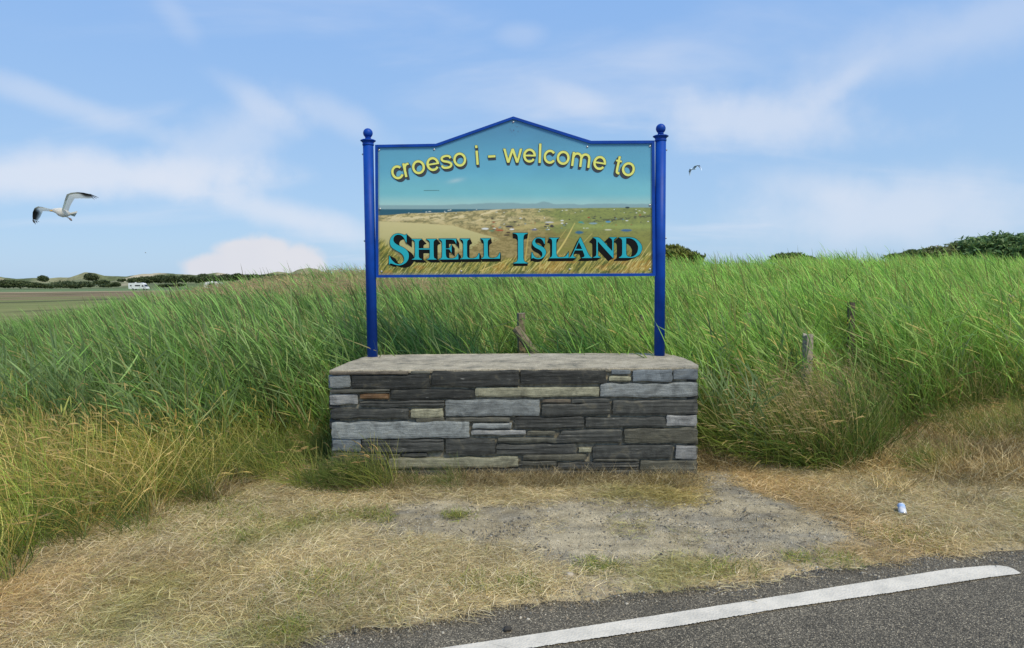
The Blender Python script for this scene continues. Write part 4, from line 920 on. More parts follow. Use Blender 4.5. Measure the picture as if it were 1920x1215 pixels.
for i in range(n):
    j = (i + 1) % n
    bm.faces.new((fr['of'][i], fr['if'][i], fr['if'][j], fr['of'][j])); bm.faces.new((fr['ob'][i], fr['ob'][j], fr['ib'][j], fr['ib'][i]))
    bm.faces.new((fr['of'][i], fr['of'][j], fr['ob'][j], fr['ob'][i])); bm.faces.new((fr['if'][i], fr['ib'][i], fr['ib'][j], fr['if'][j]))
bmesh.ops.recalc_face_normals(bm, faces=bm.faces); link_bm('frame', bm, M_blue, sign)
bm = bmesh.new(); a = [bm.verts.new((x, .010, z)) for x, z in INN]; b = [bm.verts.new((x, -.014, z)) for x, z in INN]
bm.faces.new(a); bm.faces.new(b[::-1])
for i in range(n): bm.faces.new((a[i], b[i], b[(i + 1) % n], a[(i + 1) % n]))
bmesh.ops.recalc_face_normals(bm, faces=bm.faces); link_bm('backing_board', bm, simple('grey_board', (.3, .32, .33), .6), sign)

def picture(px, py):
    """the printed landscape, as colours over photograph-like coordinates x 710..1222, y 222..512"""
    C3 = lambda *a: np.array(S(a)); sh = px.shape
    t = (py - 222) / 165
    c = mixc(C3(74, 128, 165), C3(92, 160, 188), ss(0, .6, t)); c = mixc(c, C3(112, 178, 192), ss(.55, .85, t)); c = mixc(c, C3(150, 190, 190), ss(.84, 1.0, t))
    c = c * (.93 + .14 * fbm(px / 60, py / 30, 201))[..., None]
    c = mixc(c, C3(160, 190, 200), np.exp(-(((px - 855) / 14) ** 2 + ((py - 339 + (px - 855) * .18) / 4) ** 2)) * .7)
    c = mixc(c, C3(70, 110, 115), (np.abs(py - 357.5) < .7) * (px > 795) * (px < 824) * .8)
    hill = 385 - 5 * np.exp(-((px - 1020) / 14) ** 2) - 4 * fbm(px / 26, px * 0, 202) * ss(820, 900, px) - 3 * np.exp(-((px - 925) / 40) ** 2)
    c = mixc(c, C3(118, 146, 155), ss(-1.5, 1.5, py - hill) * .75)
    c = mixc(c, C3(40, 86, 104), ss(-.8, .8, py - (392.5 - ss(710, 900, px) * 0)) * (1 - ss(860, 1010, px) * .6))
    sand = 404 - ss(710, 780, px) * 4 - ss(780, 1000, px) * 9 - ss(1000, 1222, px) * 1.5
    n1 = fbm(px / 9, py / 3.2, 203); n2 = fbm(px / 3, py / 1.6, 204); n3 = fbm(px / 30, py / 10, 205)
    land = mixc(C3(135, 128, 88), C3(182, 168, 120), ss(.35, .6, n1)); right = ss(960, 1080, px + (n3 - .5) * 150)
    land = mixc(land, mixc(C3(112, 122, 72), C3(140, 150, 82), n1), right)
    land = mixc(land, C3(88, 98, 66), ss(.55, .7, n2) * .5)
    land = mixc(land, C3(120, 102, 50), ss(418, 440, py) * .55 * (1 - ss(.9, 1, right) * .6)); land = mixc(land, C3(128, 128, 58), ss(420, 470, py) * right * .6)
    land = mixc(land, C3(205, 192, 150), ss(.56, .64, fbm((px + py * 3) / 12, py / 4, 206)) * (1 - ss(405, 425, py)) * (1 - ss(930, 990, px)))
    land = mixc(land, C3(175, 162, 105), np.exp(-((py - (430 - (px - 950) * .12)) / 3.2) ** 2) * ss(940, 970, px) * (1 - ss(1040, 1075, px)) * .8)
    c = mixc(c, land, ss(-.8, .8, py - sand))
    duneR = 930 - 0 * py; lineT = np.interp(px, [710, 790, 850, 900, 935], [415, 419, 423, 438, 447]); lineB = np.interp(px, [710, 730, 800, 880, 905, 935], [455, 470, 480, 466, 452, 448])
    c = mixc(c, mixc(C3(188, 180, 132), C3(168, 164, 112), ss(420, 470, py + n3 * 12)), ss(-.8, .8, py - lineT) * ss(-3, 3, lineB + (n2 - .5) * 22 - py) * (px < 938))
    low = 462 + 22 * ss(720, 760, px) - 14 * ss(1000, 1200, px) - 10 * (1 - ss(710, 745, px)) + (n3 - .5) * 18
    str_ = fbm((px + (py - 500) * .75) / 2.4, (py + 0) / 16, 207); g2 = fbm((px + (py - 500) * .75) / 1.3, py / 9, 208)
    gc = mixc(C3(88, 98, 40), C3(150, 142, 66), ss(.35, .65, str_)); gc = mixc(gc, C3(168, 128, 60), ss(.5, .62, fbm(px / 36, py / 20, 209)) * .6); gc = mixc(gc, C3(206, 196, 132), ss(.63, .7, g2) * .7); gc = mixc(gc, C3(48, 56, 24), ss(.6, .72, 1 - g2) * .8)
    c = mixc(c, gc, ss(-5, 5, py - low))
    rr = np.random.default_rng(5)
    def dab(x, y, w, h, col, a=1.0):
        nonlocal c; c = mixc(c, C3(*col), np.clip(1.6 - 1.6 * (((px - x) / w) ** 2 + ((py - y) / h) ** 2), 0, 1) * a)
    for k in range(70):
        x = rr.uniform(905, 1215); y = rr.uniform(408, 432) - (0 if x < 1050 else 8 * (x - 1050) / 160); dab(x, y, rr.uniform(1.2, 4), rr.uniform(.6, 1.5), [(50, 45, 48), (210, 215, 215), (70, 60, 60), (90, 130, 150), (40, 50, 60), (150, 60, 40)][rr.integers(0, 6)], .9)
    for k in range(50): dab(rr.uniform(760, 1210), rr.uniform(393, 400), rr.uniform(1, 3.5), .8, [(215, 220, 210), (80, 100, 80)][k % 2], .8)
    for a in [(910, 429, 8, 2.2, (205, 210, 210)), (937, 432, 9, 1.6, (165, 70, 45)), (922, 433, 6, 1.4, (90, 130, 100)), (955, 425, 9, 2.2, (62, 58, 62)), (960, 430, 5, 1.8, (215, 215, 215)), (953, 436, 5, 1.3, (60, 40, 35)), (950, 441, 7, 1.5, (45, 35, 30)), (1002, 431, 7, 2, (95, 98, 120)), (1086, 436, 9, 3.2, (48, 98, 128)), (1174, 432, 12, 2.8, (50, 92, 140)), (1140, 431, 8, 1.3, (200, 200, 180)), (1089, 417, 6, 2, (60, 140, 130)), (1112, 419, 9, 2, (120, 150, 170)), (1140, 416, 6, 2, (80, 140, 180)), (1176, 389.5, 5, 2, (40, 60, 60)), (1030, 417, 10, 1.6, (190, 190, 190)), (1035, 425, 5, 1.8, (60, 50, 50)), (1026, 421, 5, 1.5, (60, 60, 70))]: dab(*a)
    def stroke(x0, y0, x1, y1, w, col, bow=0.0):
        nonlocal c; dx, dy = x1 - x0, y1 - y0; L = math.hypot(dx, dy); u = ((px - x0) * dx + (py - y0) * dy) / L ** 2; v = ((px - x0) * dy - (py - y0) * dx) / L + bow * np.sin(np.clip(u, 0, 1) * math.pi)
        c = mixc(c, C3(*col), ((u > 0) & (u < 1)) * np.clip(w * (1 - .5 * u) - np.abs(v) + .5, 0, 1) * .85)
    for a in [(1020, 505, 1078, 418, 1.5, (190, 178, 105), 3), (1040, 480, 1074, 425, 1.6, (196, 180, 108), 2), (1005, 505, 1062, 430, 1.1, (172, 160, 90), 0), (1050, 500, 1110, 438, 1.0, (178, 168, 98), 0), (982, 508, 992, 432, 1.6, (178, 160, 90), 0), (1012, 505, 1016, 445, 1.4, (182, 160, 96), 0), (900, 508, 955, 486, .9, (200, 180, 110), 0), (905, 511, 912, 492, .8, (205, 180, 110), 0), (1190, 500, 1221, 452, 1.2, (185, 172, 104), 0), (1170, 510, 1205, 470, .8, (190, 175, 110), 0), (735, 470, 752, 440, .7, (110, 100, 60), 0), (745, 500, 765, 470, .7, (160, 150, 84), 0), (868, 500, 880, 488, .9, (60, 45, 20), 0), (1085, 510, 1120, 470, .9, (180, 170, 90), 0), (1130, 508, 1150, 480, .9, (190, 160, 84), 0)]: stroke(*a)
    g = np.random.default_rng(9)
    for k in range(90):
        x = g.uniform(715, 1220); y = g.uniform(492, 512); l = g.uniform(8, 26); stroke(x, y, x + l * g.uniform(.3, .9), y - l * .8, .45, [(176, 170, 100), (198, 180, 112), (58, 66, 28), (120, 130, 58)][g.integers(0, 4)])
    tl = 418 - (px - 1080) * .09; c = mixc(c, C3(62, 66, 62), np.clip(1.3 - np.abs(py - tl) / 2.4, 0, 1) * ss(1085, 1120, px) * ss(.42, .55, fbm(px / 5, py / 2, 212)) * .8)
    c = mixc(c, C3(150, 168, 92), np.exp(-((py - 425) / 5) ** 2) * ss(1040, 1100, px) * .45)
    # worn spot under the apex
    c = mixc(c, C3(70, 90, 120), ss(.56, .64, fbm(px / 3, py / 3.5, 211)) * np.exp(-(((px - 966) / 9) ** 2 + ((py - 243) / 10) ** 2)) * .9)
    # paler faded rim of the laminate
    c = c * 1.14
    edge = np.minimum(np.minimum(px - 710, 1223 - px), 514 - py); c = mixc(c, C3(120, 130, 130), (1 - ss(0, 4, edge)) * .45)
    return c
def sign_panel():
    xs_ = np.linspace(min(p[0] for p in INN), max(p[0] for p in INN), 620)
    tops = sorted([INN[0], INN[1], INN[2], INN[3], INN[4]]); tx = [p[0] for p in tops]; tz = [p[1] for p in tops]
    x0, z0 = INN[6]; x1, z1 = INN[5]; NZ = 300; T = np.interp(xs_, tx, tz); Bm = np.interp(xs_, [x0, x1], [z0, z1])
    w = np.linspace(0, 1, NZ)[:, None]; Z = Bm[None] * (1 - w) + T[None] * w; X = np.broadcast_to(xs_[None], Z.shape)
    X, Z = X.ravel(), Z.ravel(); Rm = np.array(SM)[:3, :3]; o = np.array(SM)[:3, 3]
    Pw = np.stack([X, np.full_like(X, -.0), Z], -1) @ Rm.T + o; px, py, _ = proj(Pw[:, 0], Pw[:, 1], Pw[:, 2]); col = picture(px, py)
    nx = len(xs_); idx = np.arange(nx * NZ).reshape(NZ, nx); f = np.stack([idx[:-1, :-1], idx[:-1, 1:], idx[1:, 1:], idx[1:, :-1]], -1).reshape(-1, 4)
    v = np.stack([X, np.full_like(X, -.0155), Z], -1)
    link_mesh('printed_panel', v.tolist(), f.tolist(), vcol_mat('printed_panel', .45, spec=.4), sign, cols=col)
sign_panel()
M_teal = simple('teal_print', S((20, 165, 182)).tolist(), .45, noise=.04); M_black = simple('black_print', (.006, .0065, .007), .7, noise=.05, spec=.15)
M_yel = simple('yellow_print', S((222, 226, 118)).tolist(), .45, noise=.04); M_shade = simple('slate_print', (.045, .058, .075), .5, noise=.05)
def fill(loops, offset, y, name, mat, parent, thick=.0006):
    cu = bpy.data.curves.new(name, 'CURVE'); cu.dimensions = '2D'; cu.fill_mode = 'BOTH'; cu.offset = offset; cu.extrude = thick / 2
    for lp in loops:
        s = cu.splines.new('POLY'); s.points.add(len(lp) - 1); s.use_cyclic_u = True
        for p, (x, z) in zip(s.points, lp): p.co = (x, z, 0, 1)
    t = bpy.data.objects.new(name, cu); COL.objects.link(t); bpy.context.view_layer.update()
    me = bpy.data.meshes.new_from_object(t.evaluated_get(bpy.context.evaluated_depsgraph_get())); bpy.data.objects.remove(t); bpy.data.curves.remove(cu)
    me.transform(Matrix.Translation((0, y, 0)) @ Matrix.Rotation(math.pi / 2, 4, 'X')); me.name = name
    return me
def orient(lp, ccw=True):
    a = sum(lp[i][0] * lp[(i + 1) % len(lp)][1] - lp[(i + 1) % len(lp)][0] * lp[i][1] for i in range(len(lp)))
    return lp if (a > 0) == ccw else lp[::-1]
def join_meshes(mes, name, mat, parent):
    bm = bmesh.new()
    for m in mes: bm.from_mesh(m); bpy.data.meshes.remove(m)
    return link_bm(name, bm, mat, parent)
def letter(shapes, shift, face_mat, side_mat, rim, steps, ground=.0165):
    """shapes: list of [outer, hole...] in photo pixels.  Face, dark rim and block shadow drawn back towards a common point"""
    to = lambda lp, q: [sp(x + shift(x, y)[0] * q, y + shift(x, y)[1] * q) for x, y in lp]
    faces = []; rims = []; sides = []
    for i, sh in enumerate(shapes):
        e = i * .00012
        L0 = [orient(to(lp, 0), k == 0) for k, lp in enumerate(sh)]
        faces.append(fill(L0, 0.0, -(ground + .0062 + e), 'letter', face_mat, sign)); rims.append(fill(L0, rim, -(ground + .0052 + e), 'rim', side_mat, sign))
        for s in range(1, steps + 1):
            q = s / steps; Ls = [orient(to(lp, q), k == 0) for k, lp in enumerate(sh)]
            sides.append(fill(Ls, rim * .6, -(ground + .0046 - .0042 * q + e * .3), 'side', side_mat, sign, .0002))
    o = join_meshes(faces, 'letter', face_mat, sign); join_meshes(rims, 'letter_rim', M_black, o); join_meshes(sides, 'letter_shadow', side_mat, o)
    return o
def cr(pts, ox, oy, s): return [(ox + x / s, oy + y / s) for x, y in pts]
def smooth(lp, keep_angle=50):
    """round the traced curve between its sharp corners"""
    n = len(lp); out = []
    for i in range(n):
        p0, p1, p2 = [np.array(lp[(i + k) % n], float) for k in (-1, 0, 1)]; a = p1 - p0; b = p2 - p1
        ang = abs(math.degrees(math.atan2(a[0] * b[1] - a[1] * b[0], a @ b)))
        if ang > keep_angle or ang < 4: out.append(tuple(p1))
        else: out += [tuple(p1 - a * .25), tuple(p1 - a * .07 + b * .07), tuple(p1 + b * .25)]
    return out
s1 = 1822 / 120; s4 = 1822 / 90; s5 = 1822 / 105
SER = [
 [cr([(655,140),(640,145),(625,165),(600,165),(560,160),(500,135),(410,120),(330,135),(260,180),(205,250),(183,330),(185,410),(210,480),(260,540),(330,585),(420,635),(500,680),(555,740),(585,810),(585,880),(555,945),(500,985),(430,997),(360,980),(300,940),(240,880),(200,820),(180,765),(160,750),(155,1000),(175,1000),(190,975),(215,970),(300,1000),(400,1025),(480,1025),(560,1000),(640,950),(700,870),(722,780),(715,690),(680,620),(620,560),(540,510),(450,470),(370,430),(310,380),(280,320),(285,250),(320,190),(380,160),(430,155),(500,170),(560,220),(600,280),(640,370),(655,390)],720,430,s1)],
 [cr([(800,280),(1085,280),(1085,295),(1040,305),(1005,340),(1000,390),(1000,545),(1315,545),(1315,390),(1300,340),(1260,305),(1215,290),(1215,278),(1505,278),(1505,290),(1450,310),(1425,350),(1420,390),(1425,770),(1440,820),(1500,850),(1505,862),(1225,862),(1230,850),(1290,830),(1312,790),(1315,740),(1315,578),(1000,578),(1000,740),(1005,800),(1035,835),(1090,850),(1090,865),(805,865),(810,850),(865,835),(890,790),(895,740),(895,400),(885,340),(850,305),(800,295)],720,430,s1)],
 [cr([(-100,270),(395,270),(395,425),(370,370),(330,310),(260,295),(95,292),(95,548),(170,548),(220,520),(245,450),(262,440),(262,670),(240,640),(215,585),(170,565),(95,565),(100,740),(120,800),(170,830),(290,835),(380,800),(430,720),(450,690),(455,855),(-95,860),(-95,848),(-35,835),(-10,790),(-5,740),(-5,400),(-15,345),(-50,305),(-100,285)],830,430,s1)],
 [cr([(500,270),(780,270),(775,285),(725,310),(705,350),(700,400),(700,740),(715,790),(760,825),(880,830),(960,800),(1010,740),(1035,680),(1050,680),(1045,845),(500,850),(505,838),(560,825),(590,780),(595,740),(595,400),(590,340),(560,300),(500,285)],830,430,s1)],
 [cr([(1085,262),(1370,262),(1365,275),(1310,305),(1290,345),(1285,400),(1290,720),(1305,780),(1350,815),(1460,820),(1550,790),(1600,730),(1630,665),(1640,665),(1635,835),(1100,840),(1105,828),(1155,810),(1178,770),(1182,720),(1180,400),(1170,340),(1140,290),(1085,275)],830,430,s1)],
 [cr([(185,108),(605,108),(600,125),(530,140),(490,180),(478,240),(478,800),(485,870),(510,920),(560,945),(605,955),(605,970),(195,970),(195,955),(260,940),(305,900),(322,840),(325,780),(325,260),(315,190),(280,140),(230,122),(185,120)],950,430,s1)],
 [cr([(1085,245),(1070,250),(1050,258),(1000,245),(930,232),(860,240),(790,275),(740,340),(730,400),(750,460),(810,520),(890,560),(960,600),(1010,660),(1020,730),(990,790),(930,820),(870,822),(810,795),(770,750),(740,690),(728,655),(712,660),(708,835),(722,835),(735,820),(760,815),(820,840),(900,850),(980,840),(1060,790),(1110,710),(1120,640),(1100,580),(1050,520),(980,480),(900,450),(840,410),(808,360),(815,300),(850,262),(900,255),(960,265),(1010,300),(1045,350),(1065,410),(1085,425)],950,430,s1)],
 [cr([(1210,245),(1495,245),(1485,258),(1430,275),(1415,310),(1410,360),(1410,690),(1425,750),(1460,790),(1520,800),(1620,795),(1690,760),(1735,690),(1755,650),(1762,820),(1210,825),(1215,812),(1265,795),(1290,750),(1295,700),(1295,350),(1285,300),(1260,270),(1210,258)],950,430,s1)],
 [cr([(760,305),(780,320),(1080,960),(1130,1030),(1170,1065),(1210,1080),(1210,1092),(815,1092),(820,1078),(890,1060),(925,1020),(920,970),(850,800),(560,800),(500,940),(500,990),(520,1040),(590,1080),(590,1092),(340,1092),(345,1075),(410,1040),(460,960),(700,440),(720,380)],1050,430,s4), cr([(710,480),(835,750),(592,750)],1050,430,s4)],
 [cr([(35,265),(240,265),(650,715),(655,400),(645,345),(615,300),(555,275),(555,263),(800,265),(800,275),(740,300),(705,340),(695,400),(690,930),(670,935),(180,395),(185,820),(195,870),(270,910),(270,925),(30,925),(35,910),(100,885),(130,850),(137,800),(140,370),(110,310),(35,278)],1110,430,s5)],
 [cr([(865,265),(1250,262),(1400,300),(1520,400),(1600,510),(1620,600),(1600,720),(1530,830),(1410,900),(1280,930),(870,930),(872,910),(930,890),(965,840),(975,780),(975,400),(965,340),(930,295),(865,275)],1110,430,s5), cr([(1100,290),(1230,292),(1350,340),(1440,430),(1490,550),(1490,650),(1460,760),(1400,840),(1310,895),(1200,900),(1130,870),(1100,800)],1110,430,s5)],
]
for sh in SER: letter([[smooth(lp) for lp in sh]], lambda x, y: (.047 * (963 - x), .078 * (550 - y)), M_teal, M_black, .0038, 9)
# sans letters from strokes of even weight; unit = x-height
SW = .165
def band(pts, w=SW):
    p = np.array(pts, float); n = len(p); d = np.gradient(p, axis=0); d /= np.linalg.norm(d, axis=1)[:, None]; nn = np.stack([-d[:, 1], d[:, 0]], 1); a = p + nn * w / 2; b = p - nn * w / 2
    return [[tuple(q) for q in a] + [tuple(q) for q in b[::-1]]]
def arc(cx, cy, rx, ry, a0, a1, n=26): return [(cx + rx * math.cos(R(a0 + (a1 - a0) * i / n)), cy + ry * math.sin(R(a0 + (a1 - a0) * i / n))) for i in range(n + 1)]
def ring(cx, cy, rx, ry, w=SW): return [arc(cx, cy, rx + w / 2, ry + w / 2, 0, 360, 40)[:-1], arc(cx, cy, rx - w / 2, ry - w / 2, 0, 360, 40)[:-1]]
h_ = SW / 2
def spline(P, m=6):
    P = [np.array(p, float) for p in P]; P = [2 * P[0] - P[1]] + P + [2 * P[-1] - P[-2]]; out = []
    for i in range(1, len(P) - 2):
        for k in range(m):
            t = k / m; out.append(tuple(.5 * ((2 * P[i]) + (-P[i - 1] + P[i + 1]) * t + (2 * P[i - 1] - 5 * P[i] + 4 * P[i + 1] - P[i + 2]) * t * t + (-P[i - 1] + 3 * P[i] - 3 * P[i + 1] + P[i + 2]) * t ** 3)))
    out.append(tuple(P[-2])); return out
GL = {
 'o': [ring(0, .5, .375, .418)],
 'c': [band(arc(.0, .5, .36, .418, 38, 325))],
 'e': [band(arc(0, .5, .37, .418, 0, 325)), [[(-.36, .44), (.452, .44), (.452, .56), (-.36, .56)]]],
 's': [band(spline([(.32, .72), (.24, .87), (.0, .92), (-.25, .85), (-.31, .70), (-.2, .58), (.05, .5), (.26, .4), (.33, .26), (.22, .12), (-.02, .08), (-.26, .13), (-.34, .28)]), SW * .95)],
 'r': [[[(-.2, 0), (-.035, 0), (-.035, 1), (-.2, 1)]], band(spline([(-.10, .52), (-.06, .74), (.06, .88), (.24, .90)]), SW * .95)],
 'i': [[[(-h_, 0), (h_, 0), (h_, 1), (-h_, 1)]], [[(-h_, 1.19), (h_, 1.19), (h_, 1.38), (-h_, 1.38)]]],
 'l': [[[(-h_, 0), (h_, 0), (h_, 1.38), (-h_, 1.38)]]],
 '-': [[[(-.26, .42), (.26, .42), (.26, .58), (-.26, .58)]]],
 'w': [[[(-.68, 1), (-.51, 1), (-.32, .27), (-.08, 1), (.08, 1), (.32, .27), (.51, 1), (.68, 1), (.40, 0), (.235, 0), (0, .72), (-.235, 0), (-.40, 0)]]],
 't': [band([(0, 1.27), (0, 1), (0, .6), (0, .3)] + spline([(0, .26), (.03, .12), (.12, .075), (.22, .085)])[1:], SW), [[(-.2, .87), (.22, .87), (.22, 1.0), (-.2, 1.0)]]],
 'm': [[[(-.66, 0), (-.495, 0), (-.495, 1), (-.66, 1)]], band(spline([(-.58, .6), (-.5, .82), (-.32, .92), (-.12, .87), (.0, .7)]) + [(0, .5), (0, .25), (0, 0)], SW), band(spline([(.0, .62), (.08, .82), (.26, .92), (.46, .87), (.57, .7)]) + [(.575, .5), (.575, .25), (.575, 0)], SW)],
}
XH = 26.3
TXT = [('c', 725, 265, 255, 705, 17), ('r', 725, 265, 455, 650, 12.5), ('o', 725, 265, 725, 590, 10), ('e', 725, 265, 1045, 520, 9), ('s', 725, 265, 1350, 470, 7), ('o', 725, 265, 1650, 420, 4.5),
       ('i', 880, 260, 180, 438, 4.5), ('-', 880, 260, 508, 408, 3), ('w', 880, 260, 978, 392, 0), ('e', 880, 260, 1355, 390, -.5), ('l', 880, 260, 1588, 398, -1.8), ('c', 880, 260, 1812, 416, -2.5),
       ('o', 1035, 265, 250, 380, -4.5), ('m', 1035, 265, 652, 428, -7), ('e', 1035, 265, 1068, 495, -9.5), ('t', 1035, 265, 1470, 585, -12), ('o', 1035, 265, 1712, 635, -13.5)]
for ch, ox, oy, cx, cy, rot in TXT:
    X0, Y0 = ox + cx / 12, oy + cy / 12; c, s = math.cos(R(rot)), math.sin(R(rot)); shapes = []
    for sh in GL[ch]:
        q = []
        for lp in sh:
            q.append([(X0 + XH * ((x) * c - (y - .5) * s), Y0 - XH * ((x) * s + (y - .5) * c)) for x, y in lp])
        shapes.append(q)
    letter(shapes, lambda x, y: (.02 * (963 - x), 4.6), M_yel, M_shade, .0028, 6)
for px, py in [(711.5, 282), (962.5, 229.5), (1101, 276), (1218, 275), (713, 392), (1218, 385), (865, 508.5), (1068, 505), (716, 509), (1218, 505), (814.5, 281)]:
    x, z = sp(px, py); bm = bmesh.new(); add_lathe(bm, [(.010, 0), (.010, .002), (.007, .005), (.003, .006)], 12, M=Matrix.Translation((x, -.0157, z)) @ Matrix.Rotation(math.pi / 2, 4, 'X')); link_bm('screw', bm, M_steel, sign, True)

# ------------------------------------------------------------------ fence in the reeds
def rail_post(bm, x, y, z0, z1, r, lean=(0, 0), n=9, seed=0):
    g = random.Random(seed); prev = None
    for i in range(7):
        t = i / 6; ring_ = []
        for k in range(n):
            a = 2 * math.pi * k / n; q = r * (1 + .09 * math.sin(k * 2.3 + seed) + g.uniform(-.03, .03)); ring_.append(bm.verts.new((x + lean[0] * t + q * math.cos(a), y + lean[1] * t + q * math.sin(a), z0 + (z1 - z0) * t + (g.uniform(-.012, .012) if i == 6 else 0))))
        if prev:
            for k in range(n): bm.faces.new((prev[k], prev[(k + 1) % n], ring_[(k + 1) % n], ring_[k]))
        else: bm.faces.new(ring_[::-1])
        prev = ring_
    bm.faces.new(prev)
fence = empty('wire_fence', (0, 8.6, 0)); tag(fence, 'old sagging wire fence with timber posts lost in the reeds behind the sign', 'fence')
tops = []
for k, (px, py, D, r) in enumerate([(977, 587, 8.7, .052), (1205, 590, 9.6, .048), (1402, 588, 9.3, .045)]):
    p = at_y(px, py, D); bm = bmesh.new(); rail_post(bm, p.x, D - 8.6, float(height(p.x, D)) - .1, p.z, r, seed=k); link_bm('post', bm, M_oldwood, fence); tops.append(Vector((p.x, D - 8.6, p.z)))
a = at_y(968, 616, 8.55); b = at_y(1022, 690, 8.3)
bm = bmesh.new(); ax = Vector((b.x - a.x, -.25, b.z - a.z)); L_ = ax.length; add_lathe(bm, [(.055, 0), (.058, L_ * .5), (.06, L_)], 9, M=Matrix.Translation((a.x, -.05, a.z)) @ ax.to_track_quat('Z', 'Y').to_matrix().to_4x4()); link_bm('brace', bm, M_oldwood, fence)
def wire(pts, r=.003):
    bm = bmesh.new(); prev = None
    for i, p in enumerate(pts):
        ring_ = [bm.verts.new((p[0], p[1] + r * math.cos(a), p[2] + r * math.sin(a))) for a in (0.5, 2.6, 4.7)]
        if prev:
            for k in range(3): bm.faces.new((prev[k], prev[(k + 1) % 3], ring_[(k + 1) % 3], ring_[k]))
        prev = ring_
    return link_bm('wire', bm, M_wire, fence)
def sag(a, b, s, n=14): return [(a[0] + (b[0] - a[0]) * t, a[1] + (b[1] - a[1]) * t, a[2] + (b[2] - a[2]) * t - s * 4 * t * (1 - t)) for t in [i / n for i in range(n + 1)]]
for dz in (.06, .3):
    d = Vector((0, -.06, -dz)); l = at_y(700, 645, 8.2) - Vector((0, 8.6, 0)); wire(sag(Vector((l.x, l.y, l.z - dz * .5)), tops[0] + d, .07)); wire(sag(tops[0] + d, tops[1] + d, .03)); wire(sag(tops[1] + d, tops[2] + d, .02))
for k, (px, py, D, r, lab) in enumerate([(1511, 627, 7.0, .052, 'pale split timber post standing free in front of the reeds'), (1597, 567, 9.6, .05, 'dark weathered timber post half hidden in reeds up the bank'), (1899, 553, 11, .045, 'stub of a timber post nearly buried in reeds at the photo edge')]):
    p = at_y(px, py, D); gz = float(height(p.x, D)); bm = bmesh.new(); rail_post(bm, 0, 0, -.15, p.z - gz, r, (.02 - .03 * k, 0), seed=20 + k); o = link_bm('timber_post', bm, [M_wood, simple('dark_wood', (.085, .075, .055), .9, noise=.4, nscale=26, bump=.7), M_wood][k])
    o.location = (p.x, D, gz); tag(o, lab, 'post')

# ------------------------------------------------------------------ crushed can
def can():
    p = at_z(1691, 969, 0); gz = float(height(p.x, p.y)); r = empty('drink_can', (p.x, p.y, gz + .033)); r.rotation_euler = (R(-56), R(14), R(-6)); r.scale = (.78,) * 3; tag(r, 'crushed white and blue drink can lying in the straw', 'can')
    M_w = simple('can_white', (.66, .68, .73), .3, .1, noise=.1, nscale=40); M_b = simple('can_blue', (.38, .52, .78), .3, .2); M_al = simple('aluminium', (.55, .56, .58), .3, .9)
    def tube(z0, z1, rad, name, mat, cut=None):
        bm = bmesh.new(); rows = []
        for i in range(9):
            z = z0 + (z1 - z0) * i / 8; ring_ = []
            for k in range(24):
                a = 2 * math.pi * k / 24; q = rad * (1 - .16 * math.exp(-((z - .03) / .018) ** 2) * max(0, math.cos(a - 2.2)) - .10 * math.exp(-((z + .03) / .02) ** 2) * max(0, math.cos(a - .4))); ring_.append(bm.verts.new((q * math.cos(a), q * math.sin(a), z)))
            rows.append(ring_)
        for i in range(8):
            for k in range(24): bm.faces.new((rows[i][k], rows[i][(k + 1) % 24], rows[i + 1][(k + 1) % 24], rows[i + 1][k]))
        return link_bm(name, bm, mat, r, True)
    tube(-.05, .05, .033, 'body', M_w)
    tube(.012, .045, .0337, 'blue_band', M_b)
    for z0, z1 in ((-.006, -.001), (.003, .008)):
        bm = bmesh.new()
        for i in range(5):
            a0 = -2.0 + i * .19; pts = [(a0, z0), (a0 + .13, z0), (a0 + .13, z1), (a0, z1)]
            bm.faces.new([bm.verts.new((.0341 * math.cos(a), .0341 * math.sin(a), z)) for a, z in pts])
        link_bm('print', bm, M_b, r)
    bm = bmesh.new(); add_lathe(bm, [(.026, -.058), (.0325, -.0505)], 24); link_bm('base', bm, M_al, r, True)
    bm = bmesh.new(); add_lathe(bm, [(.0325, .0505), (.028, .058), (.026, .058), (.025, .055)], 24); link_bm('lid', bm, M_al, r, True)
can()
# a pale pebble by the road edge and a few bigger slate flakes
for k, (px, py, s, lab) in enumerate([(1067, 1088, .028, 'pale flat pebble in the straw near the road edge'), (952, 1184, .022, 'largest dark clod on the asphalt left of the painted dash')]):
    p = at_z(px, py, .0); bm = bmesh.new(); bmesh.ops.create_icosphere(bm, subdivisions=2, radius=1)
    for v in bm.verts: q = 1 + .25 * math.sin(v.co.x * 3 + k) * math.cos(v.co.y * 4); v.co = Vector((v.co.x * s * q, v.co.y * s * .8 * q, v.co.z * s * .5 * q))
    o = link_bm('pebble', bm, simple('pebble', [(.4, .36, .3), (.035, .033, .03)][k], .9), smooth=True); o.location = (p.x, p.y, s * .35 + (.006 if k else .02)); tag(o, lab, 'pebble')

